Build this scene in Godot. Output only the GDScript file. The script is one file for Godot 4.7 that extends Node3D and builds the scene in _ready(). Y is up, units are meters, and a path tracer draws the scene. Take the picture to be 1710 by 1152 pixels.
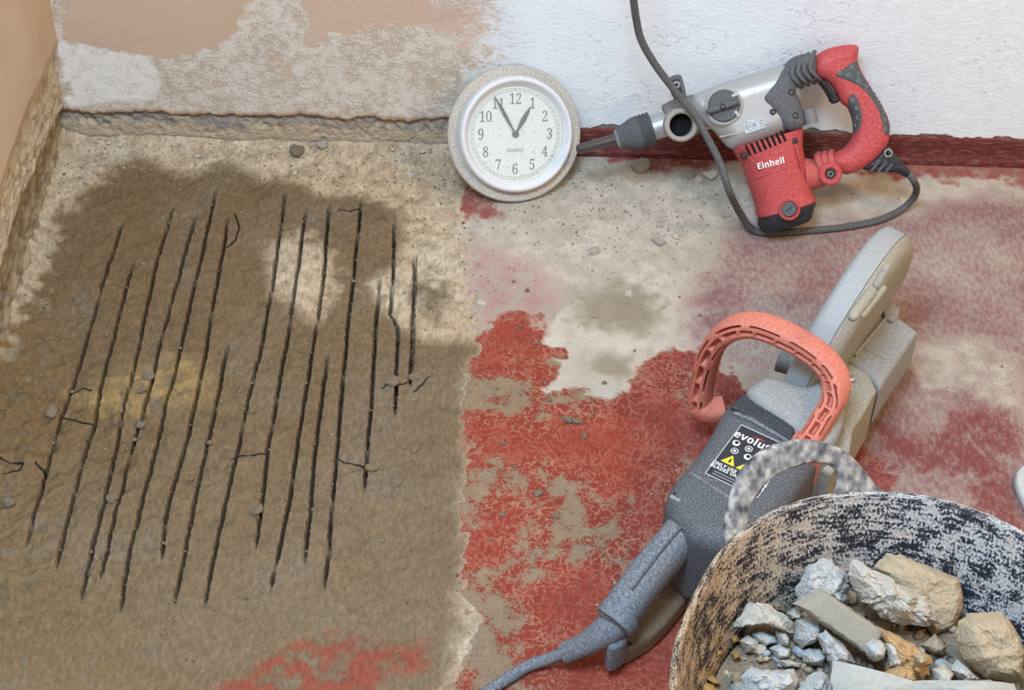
extends Node3D
# A corner of a room under renovation: scored concrete floor, leaning clock, rotary hammer, disc cutter and a tub of rubble.
# Points measured on the photograph (1710x1152) are carried onto real planes (floor, wall, the side of a tool) with the camera below.

const FOCAL := 3100.0
const CAM_AT := Vector3(0.003, 1.725, 2.09)
const PITCH := 45.5
const ROLL := 1.5
const LEFT := -0.655          # the left wall
const FX0 := -0.68            # the floor that is modelled in detail
const FX1 := 0.82
const FZ1 := 1.0
var cf: Vector3
var cr: Vector3
var cu: Vector3
var rng := RandomNumberGenerator.new()
var taken := {}
var noise_cache := {}

func _ready():
	# --- camera, light, exposure
	var p := deg_to_rad(PITCH)
	var q := deg_to_rad(ROLL)
	cf = Vector3(0, -sin(p), -cos(p))
	var u0 := Vector3(0, cos(p), -sin(p))
	cr = Vector3.RIGHT * cos(q) + u0 * sin(q)
	cu = u0 * cos(q) - Vector3.RIGHT * sin(q)
	var cam := Camera3D.new()
	cam.name = "camera"
	cam.transform = Transform3D(Basis(cr, cu, -cf), CAM_AT)
	cam.fov = rad_to_deg(2.0 * atan(576.0 / FOCAL))
	cam.near = 0.05
	cam.far = 50.0
	cam.current = true
	add_child(cam)
	var env := Environment.new()
	env.background_mode = Environment.BG_SKY
	var sky := Sky.new()
	var sm := ProceduralSkyMaterial.new()
	sm.sky_top_color = Color(0.55, 0.68, 0.86)
	sm.sky_horizon_color = Color(0.82, 0.88, 0.95)
	sm.ground_horizon_color = Color(0.6, 0.6, 0.58)
	sm.ground_bottom_color = Color(0.4, 0.4, 0.38)
	sky.sky_material = sm
	env.sky = sky
	env.background_energy_multiplier = 1.0
	env.tonemap_mode = Environment.TONE_MAPPER_LINEAR
	env.tonemap_exposure = 1.05
	env.sdfgi_enabled = true
	env.ssao_enabled = true
	env.ssil_enabled = true
	var we := WorldEnvironment.new()
	we.name = "environment"
	we.environment = env
	add_child(we)
	# daylight from the roof window (cool) and the filament lamp on the other side of the room (warm)
	var day := AreaLight3D.new()
	day.name = "roof_window_daylight"
	day.area_size = Vector2(0.7, 0.7)
	day.light_color = Color(0.74, 0.87, 1.0)
	day.light_energy = 8.2
	day.area_range = 8.0
	day.shadow_enabled = true
	day.transform = Transform3D(Basis(Vector3(1, 0, 0), Vector3(0, 0, -1), Vector3(0, 1, 0)), Vector3(-0.25, 2.41, 1.5))
	add_child(day)
	var lamp := OmniLight3D.new()
	lamp.name = "ceiling_lamp_light"
	lamp.position = Vector3(1.55, 2.02, 1.15)
	lamp.light_color = Color(1.0, 0.83, 0.62)
	lamp.light_energy = 1.15
	lamp.light_size = 0.1
	lamp.omni_range = 8.0
	lamp.omni_attenuation = 2.0
	lamp.shadow_enabled = true
	add_child(lamp)
	rng.seed = 7
	# --- the room, then the things
	build_room()
	build_floor()
	build_back_wall()
	build_left_wall()
	build_clock()
	build_drill()
	build_saw()
	build_tub()
	build_rubble()
	build_floor_stones()

# ---------------------------------------------------------------- measuring
func ray(x: float, y: float) -> Vector3:
	return cf * FOCAL + cr * (x - 855.0) - cu * (y - 576.0)

func fl(x: float, y: float, h := 0.0) -> Vector3:      # on the floor, or h above it
	var d := ray(x, y)
	return CAM_AT + d * ((h - CAM_AT.y) / d.y)

func wl(x: float, y: float, z := 0.0) -> Vector3:      # on the back wall
	var d := ray(x, y)
	return CAM_AT + d * ((z - CAM_AT.z) / d.z)

func fp(f: Transform3D, x: float, y: float, z := 0.0) -> Vector2:   # in a tool's own frame, on its plane z
	var inv := f.affine_inverse()
	var o := inv * CAM_AT
	var d := inv.basis * ray(x, y)
	var r := o + d * ((z - o.z) / d.z)
	return Vector2(r.x, r.y)

func fpoly(f: Transform3D, px: Array, z: float, o := Vector2.ZERO, k := 1.0) -> PackedVector2Array:
	var out := PackedVector2Array()
	for i in range(0, px.size(), 2):
		out.append(fp(f, o.x + px[i] * k, o.y + px[i + 1] * k, z))
	return out

# ---------------------------------------------------------------- names
func numbered(called: String) -> String:
	if not taken.has(called):
		taken[called] = 0
		return called
	taken[called] += 1
	return "%s_%03d" % [called, taken[called]]

func tag(o: Node3D, label: String, category: String, group := "", kind := "") -> Node3D:
	if label: o.set_meta("label", label)
	if category: o.set_meta("category", category)
	if group: o.set_meta("group", group)
	if kind: o.set_meta("kind", kind)
	return o

func thing(called: String, label: String, category: String, at: Transform3D, group := "") -> Node3D:
	var o := Node3D.new()
	o.name = numbered(called)
	o.transform = at
	add_child(o)
	return tag(o, label, category, group)

func put(called: String, mesh: Mesh, m: Material, parent: Node = null) -> MeshInstance3D:
	var o := MeshInstance3D.new()
	o.name = called if parent else numbered(called)
	o.mesh = mesh
	if m: o.material_override = m
	(parent if parent else self).add_child(o, true)
	return o

func struct(called: String, mesh: Mesh, m: Material) -> MeshInstance3D:
	var o := put(called, mesh, m)
	o.set_meta("kind", "structure")
	return o

# ---------------------------------------------------------------- meshes: a bag of triangles, each piece turned to face outwards
class Bag:
	var v := PackedVector3Array()
	var t := PackedVector2Array()
	var start := 0
	func tri(a: Vector3, b: Vector3, c: Vector3):
		v.append(a); v.append(b); v.append(c)
	func quad(a: Vector3, b: Vector3, c: Vector3, d: Vector3):
		tri(a, b, c); tri(a, c, d)
	func done():                                   # close a piece: flip it if its faces look inwards
		var vol := 0.0
		var mid := Vector3.ZERO
		for i in range(start, v.size()): mid += v[i]
		mid /= maxf(v.size() - start, 1)
		for i in range(start, v.size(), 3):
			vol += (v[i] - mid).dot((v[i + 1] - mid).cross(v[i + 2] - mid))
		if vol > 0.0:
			for i in range(start, v.size(), 3):
				var k := v[i + 1]
				v[i + 1] = v[i + 2]
				v[i + 2] = k
		start = v.size()
	func skin(rows: Array, closed := true, caps := true):      # rows of points joined into a surface
		var n: int = rows[0].size()
		for i in rows.size() - 1:
			for j in (n if closed else n - 1):
				var k := (j + 1) % n
				quad(rows[i][j], rows[i][k], rows[i + 1][k], rows[i + 1][j])
		if caps:
			for e in [rows[0], rows[-1]]:
				var c := Vector3.ZERO
				for p in e: c += p
				c /= n
				for j in n:
					var k := (j + 1) % n
					if e == rows[0]: tri(c, e[k], e[j])
					else: tri(c, e[j], e[k])
		done()
	func mesh(crease := 40.0) -> ArrayMesh:
		var nf := v.size() / 3
		var fn := PackedVector3Array()
		fn.resize(nf)
		var at := {}
		for f in nf:
			var nrm := -(v[f * 3 + 1] - v[f * 3]).cross(v[f * 3 + 2] - v[f * 3])
			fn[f] = nrm
			for k in 3:
				var key := v[f * 3 + k]
				if at.has(key): at[key].append(f)
				else: at[key] = [f]
		var nn := PackedVector3Array()
		nn.resize(v.size())
		var lim := cos(deg_to_rad(crease))
		for f in nf:
			var u := fn[f].normalized()
			for k in 3:
				var s := Vector3.ZERO
				for g in at[v[f * 3 + k]]:
					if fn[g].normalized().dot(u) > lim: s += fn[g]
				nn[f * 3 + k] = s.normalized() if s.length_squared() > 0.0 else Vector3.UP
		var arr := []
		arr.resize(Mesh.ARRAY_MAX)
		arr[Mesh.ARRAY_VERTEX] = v
		arr[Mesh.ARRAY_NORMAL] = nn
		if t.size() == v.size(): arr[Mesh.ARRAY_TEX_UV] = t
		var m := ArrayMesh.new()
		m.add_surface_from_arrays(Mesh.PRIMITIVE_TRIANGLES, arr)
		return m

func inset(p: PackedVector2Array, d: float) -> PackedVector2Array:
	var out := PackedVector2Array()
	var n := p.size()
	for i in n:
		var a := (p[i] - p[(i + n - 1) % n]).normalized()
		var b := (p[(i + 1) % n] - p[i]).normalized()
		var na := Vector2(-a.y, a.x)
		var nb := Vector2(-b.y, b.x)
		var m := (na + nb) / maxf(1.0 + na.dot(nb), 0.45)
		out.append(p[i] + m * d)
	return out

func ccw(p: PackedVector2Array) -> PackedVector2Array:
	var s := 0.0
	for i in p.size():
		s += p[i].cross(p[(i + 1) % p.size()])
	if s < 0.0:
		p = p.duplicate()
		p.reverse()
	return p

func smooth(p: PackedVector2Array, times := 1) -> PackedVector2Array:      # corner cutting
	for k in times:
		var out := PackedVector2Array()
		for i in p.size():
			var a := p[i]
			var b := p[(i + 1) % p.size()]
			out.append(a.lerp(b, 0.25))
			out.append(a.lerp(b, 0.75))
		p = out
	return p

func plate(b: Bag, poly: PackedVector2Array, z0: float, z1: float, r: float, steps := 3, xf := Transform3D(), both := true):
	# an outline with thickness and rounded edges
	poly = ccw(poly)
	var rows := []
	var add := func(d: float, z: float):
		var ring := PackedVector3Array()
		for q in inset(poly, d): ring.append(xf * Vector3(q.x, q.y, z))
		rows.append(ring)
	if both:
		for i in steps:
			var w := PI / 2 * i / steps
			add.call(r * (1.0 - sin(w)), z0 + r * (1.0 - cos(w)))
	else:
		add.call(0.0, z0)
	if z1 - z0 > (2.0 if both else 1.0) * r + 1e-5:
		if both: add.call(0.0, z0 + r)
	for i in range(0, steps + 1):
		var w := PI / 2 * i / steps
		add.call(r * (1.0 - cos(w)), z1 - r * (1.0 - sin(w)))
	b.skin(rows, true, false)
	var flat := PackedVector2Array()
	for e in [0, rows.size() - 1]:
		flat = inset(poly, r if (both or e > 0) else 0.0)
		var idx := Geometry2D.triangulate_polygon(flat)
		var ring: PackedVector3Array = rows[e]
		var nrm := (xf.basis.z * (1.0 if e > 0 else -1.0))
		if idx.is_empty():
			var c := Vector3.ZERO
			for q in ring: c += q
			c /= ring.size()
			for i in ring.size():
				facing(b, c, ring[i], ring[(i + 1) % ring.size()], nrm)
		for i in range(0, idx.size(), 3):
			facing(b, ring[idx[i]], ring[idx[i + 1]], ring[idx[i + 2]], nrm)
	b.start = b.v.size()

func facing(b: Bag, p: Vector3, q: Vector3, r: Vector3, n: Vector3):
	if (q - p).cross(r - p).dot(n) > 0.0: b.tri(p, r, q)
	else: b.tri(p, q, r)

func box(b: Bag, c: Vector3, s: Vector3, r := 0.0, xf := Transform3D()):
	var h := s / 2
	var poly := PackedVector2Array([Vector2(-h.x, -h.y), Vector2(h.x, -h.y), Vector2(h.x, h.y), Vector2(-h.x, h.y)])
	if r <= 0.0: r = minf(h.x, minf(h.y, h.z)) * 0.15
	plate(b, poly, -h.z, h.z, r, 2, xf * Transform3D(Basis(), c))

func ring_of(c: Vector3, ax: Vector3, ay: Vector3, n := 24, pw := 2.0) -> PackedVector3Array:
	var out := PackedVector3Array()
	for i in n:
		var w := TAU * i / n
		var x := cos(w)
		var y := sin(w)
		out.append(c + ax * (signf(x) * pow(absf(x), 2.0 / pw)) + ay * (signf(y) * pow(absf(y), 2.0 / pw)))
	return out

func path_of(pts: Array, per := 6, closed := false) -> PackedVector3Array:   # a smooth line through points
	var out := PackedVector3Array()
	var n := pts.size()
	for i in (n if closed else n - 1):
		var p0: Vector3 = pts[(i - 1 + n) % n] if closed or i > 0 else pts[0] * 2.0 - pts[1]
		var p1: Vector3 = pts[i]
		var p2: Vector3 = pts[(i + 1) % n]
		var p3: Vector3 = pts[(i + 2) % n] if closed or i + 2 < n else p2 * 2.0 - p1
		for k in per:
			out.append(p1.cubic_interpolate(p2, p0, p3, float(k) / per))
	if not closed: out.append(pts[n - 1])
	return out

func tube(b: Bag, line: PackedVector3Array, rx: Callable, ry: Callable, n := 16, up := Vector3.UP, pw := 2.0, ends := 0.0):
	# rx, ry: radius across and along «up» at t in 0..1; ends: how far the ends are rounded
	var rows := []
	var m := line.size()
	var side := Vector3.ZERO
	for i in m:
		var d := (line[mini(i + 1, m - 1)] - line[maxi(i - 1, 0)]).normalized()
		var s := d.cross(up)
		if s.length() < 0.05: s = side
		s = s.normalized()
		side = s
		var w := s.cross(d).normalized()
		var t := float(i) / (m - 1)
		var a: float = rx.call(t)
		var c: float = ry.call(t)
		if ends > 0.0 and i == 0:
			rows.append(ring_of(line[0] - d * ends, s * a * 0.35, w * c * 0.35, n, pw))
			rows.append(ring_of(line[0] - d * ends * 0.7, s * a * 0.75, w * c * 0.75, n, pw))
		rows.append(ring_of(line[i], s * a, w * c, n, pw))
		if ends > 0.0 and i == m - 1:
			rows.append(ring_of(line[i] + d * ends * 0.7, s * a * 0.75, w * c * 0.75, n, pw))
			rows.append(ring_of(line[i] + d * ends, s * a * 0.35, w * c * 0.35, n, pw))
	b.skin(rows)

func pipe(b: Bag, a: Vector3, c: Vector3, r: float, n := 12):
	var f := func(_t): return r
	var up := Vector3.UP if absf((c - a).normalized().y) < 0.9 else Vector3.RIGHT
	tube(b, PackedVector3Array([a, c]), f, f, n, up)

func lathe(b: Bag, prof: Array, n := 48, xf := Transform3D()):      # prof: [radius, height] pairs, turned about z
	var rows := []
	for p in prof:
		rows.append(ring_of(xf * Vector3(0, 0, p[1]), xf.basis.x * maxf(p[0], 0.00001), xf.basis.y * maxf(p[0], 0.00001), n))
	b.skin(rows)

func torus_lathe(b: Bag, prof: Array, n := 64, xf := Transform3D()):  # prof closes on itself: a ring
	var rows := []
	for p in prof + [prof[0]]:
		rows.append(ring_of(xf * Vector3(0, 0, p[1]), xf.basis.x * p[0], xf.basis.y * p[0], n))
	b.skin(rows, true, false)

func lettering(s: String, size: float, depth: float, font: String, m: Material, parent: Node, at: Transform3D, called := "lettering", weight := 400) -> MeshInstance3D:
	var f := SystemFont.new()
	f.font_names = PackedStringArray([font])
	f.font_weight = weight
	var t := TextMesh.new()
	t.text = s
	t.font = f
	t.font_size = 64
	t.pixel_size = size / 64.0
	t.depth = depth
	t.curve_step = 1.0
	var o := put(called, t, m, parent)
	o.transform = at
	return o

# ---------------------------------------------------------------- materials
func fast(sd: int, freq: float, oct := 4, type := FastNoiseLite.TYPE_SIMPLEX_SMOOTH) -> FastNoiseLite:
	var n := FastNoiseLite.new()
	n.seed = sd
	n.noise_type = type
	n.frequency = freq
	n.fractal_type = FastNoiseLite.FRACTAL_FBM if oct > 1 else FastNoiseLite.FRACTAL_NONE
	n.fractal_octaves = oct
	return n

func noise_tex(sd: int, freq: float, stops: Array, oct := 5, size := 512) -> NoiseTexture2D:   # stops: [at, colour] pairs
	var g := Gradient.new()
	var at := PackedFloat32Array()
	var co := PackedColorArray()
	for s in stops:
		at.append(s[0])
		co.append(s[1])
	g.offsets = at
	g.colors = co
	var t := NoiseTexture2D.new()
	t.width = size
	t.height = size
	t.seamless = true
	t.noise = fast(sd, freq, oct)
	t.color_ramp = g
	return t

func grey_tex(sd: int, freq: float, oct := 5) -> NoiseTexture2D:
	var key := [sd, freq, oct]
	if not noise_cache.has(key):
		noise_cache[key] = noise_tex(sd, freq, [[0.15, Color.BLACK], [0.85, Color.WHITE]], oct)
	return noise_cache[key]

# plain: the thing's own colour; dust: what lies on it; share: how much of it is dusted (0..1); tile: repeats per metre; bump in millimetres
func stuff(plain: Color, dust: Color, share := 0.4, rough := 0.6, tile := 6.0, bump := 0.3, metal := 0.0, sd := 1, soft := 0.22, freq := 0.055) -> StandardMaterial3D:
	var m := StandardMaterial3D.new()
	var c := 1.0 - share
	m.albedo_texture = noise_tex(sd, freq, [[clampf(c - soft - 0.1, 0.0, 0.97), plain], [clampf(c, 0.01, 0.98), plain.lerp(dust, 0.5)], [clampf(c + soft + 0.1, 0.02, 0.99), dust]])
	m.roughness = rough
	m.metallic = metal
	m.metallic_specular = 0.4
	m.uv1_triplanar = true
	m.uv1_scale = Vector3.ONE * tile
	if bump > 0.0:
		m.heightmap_enabled = true
		m.heightmap_texture = grey_tex(5, 0.03)
		m.heightmap_scale = bump * 0.1
	return m

func flat(c: Color, rough := 0.6, metal := 0.0) -> StandardMaterial3D:
	var m := StandardMaterial3D.new()
	m.albedo_color = c
	m.roughness = rough
	m.metallic = metal
	m.metallic_specular = 0.4
	return m

# ---------------------------------------------------------------- rounded bodies cut from an outline
func inside_by(p: PackedVector2Array, q: Vector2) -> float:      # how far q lies inside the outline
	var best := 1e9
	for i in p.size():
		best = minf(best, q.distance_squared_to(Geometry2D.get_closest_point_to_segment(q, p[i], p[(i + 1) % p.size()])))
	return sqrt(best) * (1.0 if Geometry2D.is_point_in_polygon(q, p) else -1.0)

func even(p: PackedVector2Array, step: float) -> PackedVector2Array:
	var out := PackedVector2Array()
	for i in p.size():
		var a := p[i]
		var b := p[(i + 1) % p.size()]
		var n := maxi(1, int(round(a.distance_to(b) / step)))
		for k in n: out.append(a.lerp(b, float(k) / n))
	return out

func dome(d: float, h: float, r: float) -> float:
	if d >= r: return h
	var w := r - maxf(d, 0.0)
	return h - r + sqrt(maxf(r * r - w * w, 0.0))

# top and bottom are functions of (point, how far inside) giving z
func puff(b: Bag, poly: PackedVector2Array, step: float, top: Callable, bottom: Callable, xf := Transform3D()):
	poly = even(ccw(poly), step)
	var pts := poly.duplicate()
	var depth := PackedFloat32Array()
	for p in poly: depth.append(0.0)
	for d in [step * 0.25, step * 0.7]:
		var ins := inset(poly, d)
		for q in ins:
			if inside_by(poly, q) > d * 0.85:
				pts.append(q)
				depth.append(d)
	var lo := poly[0]
	var hi := poly[0]
	for p in poly:
		lo = lo.min(p)
		hi = hi.max(p)
	var row := 0
	var y := lo.y
	while y < hi.y:
		var x := lo.x + (step * 0.5 if row % 2 else 0.0)
		while x < hi.x:
			var q := Vector2(x, y)
			if Geometry2D.is_point_in_polygon(q, poly):
				var d := inside_by(poly, q)
				if d > step * 1.1:
					pts.append(q)
					depth.append(d)
			x += step
		y += step * 0.87
		row += 1
	var idx := Geometry2D.triangulate_delaunay(pts)
	var up := PackedVector3Array()
	var dn := PackedVector3Array()
	for i in pts.size():
		up.append(xf * Vector3(pts[i].x, pts[i].y, top.call(pts[i], depth[i])))
		dn.append(xf * Vector3(pts[i].x, pts[i].y, bottom.call(pts[i], depth[i])))
	var n := xf.basis.z
	for i in range(0, idx.size(), 3):
		var c := (pts[idx[i]] + pts[idx[i + 1]] + pts[idx[i + 2]]) / 3.0
		if not Geometry2D.is_point_in_polygon(c, poly): continue
		facing(b, up[idx[i]], up[idx[i + 1]], up[idx[i + 2]], n)
		facing(b, dn[idx[i]], dn[idx[i + 1]], dn[idx[i + 2]], -n)
	for i in poly.size():
		var k := (i + 1) % poly.size()
		var e := poly[k] - poly[i]
		var o := xf.basis * Vector3(e.y, -e.x, 0)
		facing(b, dn[i], dn[k], up[k], o)
		facing(b, dn[i], up[k], up[i], o)
	b.start = b.v.size()

func pillow(b: Bag, poly: PackedVector2Array, step: float, z0: float, z1: float, r: float, xf := Transform3D()):
	var mid := (z0 + z1) / 2
	var h := (z1 - z0) / 2
	var rr := minf(r, h)
	puff(b, poly, step, func(_q, d): return mid + dome(d, h, rr), func(_q, d): return mid - dome(d, h, rr), xf)

# ---------------------------------------------------------------- the room
func slab(called: String, lo: Vector3, hi: Vector3, m: Material):
	var b := Bag.new()
	box(b, (lo + hi) / 2, hi - lo, 0.001)
	return struct(called, b.mesh(), m)

func build_room():
	var paint := stuff(Color(0.86, 0.85, 0.82), Color(0.74, 0.70, 0.64), 0.25, 0.85, 1.5, 0.4, 0.0, 31)
	var tan := stuff(Color(0.81, 0.72, 0.62), Color(0.77, 0.68, 0.57), 0.4, 0.9, 1.2, 0.4, 0.0, 32)
	var grey := stuff(Color(0.60, 0.55, 0.50), Color(0.5, 0.38, 0.35), 0.4, 0.9, 1.0, 0.5, 0.0, 33)
	# the ceiling, with an opening for the roof window
	slab("ceiling_left", Vector3(-0.8, 2.4, -0.2), Vector3(-0.62, 2.52, 3.4), paint)
	slab("ceiling_right", Vector3(0.12, 2.4, -0.2), Vector3(2.5, 2.52, 3.4), paint)
	slab("ceiling_back", Vector3(-0.62, 2.4, -0.2), Vector3(0.12, 2.52, 1.13), paint)
	slab("ceiling_front", Vector3(-0.62, 2.4, 1.87), Vector3(0.12, 2.52, 3.4), paint)
	slab("wall_right", Vector3(2.3, -0.1, -0.2), Vector3(2.45, 2.4, 3.4), paint)
	slab("wall_front", Vector3(-0.8, -0.1, 3.2), Vector3(2.3, 2.4, 3.35), paint)
	slab("wall_left_upper", Vector3(LEFT - 0.15, 0.42, -0.02), Vector3(LEFT + 0.016, 2.4, 3.2), tan)
	slab("wall_left_front", Vector3(LEFT - 0.15, -0.1, FZ1 + 0.02), Vector3(LEFT + 0.010, 0.43, 3.2), tan)
	slab("wall_back_upper", Vector3(LEFT, 0.36, -0.15), Vector3(2.3, 2.4, 0.0), paint)
	slab("wall_back_side", Vector3(FX1, -0.1, -0.15), Vector3(2.3, 0.37, 0.0), paint)
	slab("floor_slab", Vector3(-0.8, -0.16, -0.15), Vector3(2.3, -0.03, 3.2), grey)
	slab("floor_side", Vector3(FX1 - 0.01, -0.04, 0.0), Vector3(2.3, -0.0005, 3.2), grey)
	slab("floor_front", Vector3(LEFT, -0.04, FZ1 - 0.01), Vector3(FX1, -0.0005, 3.2), grey)
	# the roof window's frame
	var w := tag(Node3D.new(), "", "", "", "structure")
	w.name = "window_1"
	w.position = Vector3(-0.25, 2.50, 1.5)
	add_child(w)
	var white := flat(Color(0.85, 0.85, 0.83), 0.5)
	for s in [[Vector3(0, 0, -0.36), Vector3(0.76, 0.05, 0.04)], [Vector3(0, 0, 0.36), Vector3(0.76, 0.05, 0.04)], [Vector3(-0.36, 0, 0), Vector3(0.04, 0.05, 0.68)], [Vector3(0.36, 0, 0), Vector3(0.04, 0.05, 0.68)]]:
		var b := Bag.new()
		box(b, s[0], s[1], 0.004)
		put("sash_bar", b.mesh(20), white, w)
	# ceiling lamp: a bare bulb on its cord, the warm light of the room
	var l := thing("ceiling_lamp", "bare glowing bulb on a cord under the ceiling", "lamp", Transform3D(Basis(), Vector3(1.55, 2.02, 1.15)))
	var glow := flat(Color(1, 0.9, 0.75), 0.5)
	glow.emission_enabled = true
	glow.emission = Color(1.0, 0.85, 0.6)
	glow.emission_energy_multiplier = 3.0
	var bb := Bag.new()
	lathe(bb, [[0.0, -0.05], [0.025, -0.045], [0.045, -0.02], [0.05, 0.0], [0.045, 0.025], [0.03, 0.05], [0.018, 0.075], [0.015, 0.09]], 24, Transform3D(Basis(Vector3.RIGHT, Vector3(0, 0, -1), Vector3.UP), Vector3.ZERO))
	put("bulb", bb.mesh(60), glow, l)
	bb = Bag.new()
	pipe(bb, Vector3(0, 0.09, 0), Vector3(0, 0.14, 0), 0.02)
	put("socket", bb.mesh(), white, l)
	bb = Bag.new()
	pipe(bb, Vector3(0, 0.14, 0), Vector3(0, 0.38, 0), 0.004)
	put("cord", bb.mesh(), white, l)

# ---------------------------------------------------------------- stain maps
# How deep a point lies inside each outline (metres; negative outside), on a coarse grid.
var f_poly := []
var f_out := []
var f_lock := Mutex.new()
var f_box := Rect2()
var f_nx := 0
var f_ny := 0

func fields(polys: Array, area: Rect2, nx: int, ny: int) -> Array:
	f_poly = polys
	f_box = area
	f_nx = nx
	f_ny = ny
	f_out = []
	f_out.resize(polys.size())
	var id := WorkerThreadPool.add_group_task(one_field, polys.size())
	WorkerThreadPool.wait_for_group_task_completion(id)
	return f_out

func one_field(i: int):
	var p: PackedVector2Array = f_poly[i]
	var n := p.size()
	var out := PackedFloat32Array()
	out.resize(f_nx * f_ny)
	out.fill(-0.2)
	var lo := p[0]
	var hi := p[0]
	for q in p:
		lo = lo.min(q)
		hi = hi.max(q)
	lo -= Vector2(0.06, 0.06)
	hi += Vector2(0.06, 0.06)
	var e := PackedVector2Array()
	var il := PackedFloat32Array()
	for k in n:
		var d := p[(k + 1) % n] - p[k]
		e.append(d)
		il.append(1.0 / maxf(d.length_squared(), 1e-9))
	var sx := f_box.size.x / f_nx
	var sy := f_box.size.y / f_ny
	for y in f_ny:
		var py := f_box.position.y + (y + 0.5) * sy
		if py < lo.y or py > hi.y: continue
		for x in f_nx:
			var px := f_box.position.x + (x + 0.5) * sx
			if px < lo.x or px > hi.x: continue
			var best := 1.0
			var inside := false
			for k in n:
				var a := p[k]
				var d := e[k]
				var wx := px - a.x
				var wy := py - a.y
				var t := clampf((wx * d.x + wy * d.y) * il[k], 0.0, 1.0)
				var ex := wx - d.x * t
				var ey := wy - d.y * t
				best = minf(best, ex * ex + ey * ey)
				var by := a.y + d.y
				if (a.y > py) != (by > py) and wx < d.x * wy / d.y: inside = not inside
			out[y * f_nx + x] = sqrt(best) * (1.0 if inside else -1.0)
	f_lock.lock()
	f_out[i] = out
	f_lock.unlock()

func grain(sd: int, freq: float, w: int, h: int, oct := 4, sx := 1, sy := 1, ridged := false) -> PackedByteArray:   # noise as bytes; sx, sy stretch it
	var n := fast(sd, freq, oct)
	if ridged:
		n.fractal_type = FastNoiseLite.FRACTAL_RIDGED
		n.domain_warp_enabled = true
		n.domain_warp_amplitude = 14.0
		n.domain_warp_frequency = freq * 0.8
		n.domain_warp_fractal_octaves = 2
	var im := n.get_image(w / sx, h / sy, false, false, true)
	if sx > 1 or sy > 1: im.resize(w, h, Image.INTERPOLATE_CUBIC)
	im.convert(Image.FORMAT_L8)
	return im.get_data()

# one row of texels at a time on all cores; each painter returns colour bytes and relief bytes
var p_rows := []
var p_w := 0
var p_h := 0
var n1: PackedByteArray
var n2: PackedByteArray
var n3: PackedByteArray
var n4: PackedByteArray
var n5: PackedByteArray
var fs := []

func paint(painter: Callable, w: int, h: int) -> Array:
	p_w = w
	p_h = h
	p_rows = []
	p_rows.resize(h)
	var id := WorkerThreadPool.add_group_task(painter, h)
	WorkerThreadPool.wait_for_group_task_completion(id)
	var col := PackedByteArray()
	var rel := PackedByteArray()
	for r in p_rows:
		col.append_array(r[0])
		rel.append_array(r[1])
	return [ImageTexture.create_from_image(Image.create_from_data(w, h, false, Image.FORMAT_RGB8, col)), ImageTexture.create_from_image(Image.create_from_data(w, h, false, Image.FORMAT_L8, rel))]

func painted(maps: Array, rough: float, relief_mm: float) -> StandardMaterial3D:
	var m := StandardMaterial3D.new()
	m.albedo_texture = maps[0]
	m.roughness = rough
	m.metallic_specular = 0.3
	m.heightmap_enabled = true
	m.heightmap_texture = maps[1]
	m.heightmap_scale = relief_mm * 0.1
	m.texture_repeat = false
	return m

func c8(r: float, g: float, b: float) -> Color:
	return Color(r / 255.0, g / 255.0, b / 255.0)

func on_floor(px: Array) -> PackedVector2Array:
	var out := PackedVector2Array()
	for i in range(0, px.size(), 2):
		var p := fl(px[i], px[i + 1])
		out.append(Vector2(p.x, p.z))
	return out

func on_wall(px: Array) -> PackedVector2Array:
	var out := PackedVector2Array()
	for i in range(0, px.size(), 2):
		var p := wl(px[i], px[i + 1])
		out.append(Vector2(p.x, p.y))
	return out

# ---------------------------------------------------------------- the floor
var fn_a: FastNoiseLite
var fn_b: FastNoiseLite
var fn_c: FastNoiseLite

func floor_h(x: float, z: float) -> float:          # how high the floor is
	var k := smoothstep(-0.03, -0.10, x) * smoothstep(1.05, 0.75, z - x * 0.2)
	var h := fn_c.get_noise_2d(x, z) * 0.0005
	h += k * (-0.004 + fn_a.get_noise_2d(x, z) * 0.006 + fn_b.get_noise_2d(x, z) * 0.0028)
	h += fn_b.get_noise_2d(x * 0.6 + 3.0, z * 0.6) * 0.007 * smoothstep(-0.30, -0.50, x) * smoothstep(0.40, 0.55, z) * smoothstep(0.95, 0.8, z)
	h += 0.010 * smoothstep(-0.40, -0.62, x) * smoothstep(0.55, 0.85, z)
	h += 0.014 * exp(-maxf(x - LEFT, 0.0) / 0.02) + 0.012 * exp(-z / 0.018) * smoothstep(0.06, -0.1, x)
	return h

var cracks := []

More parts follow.
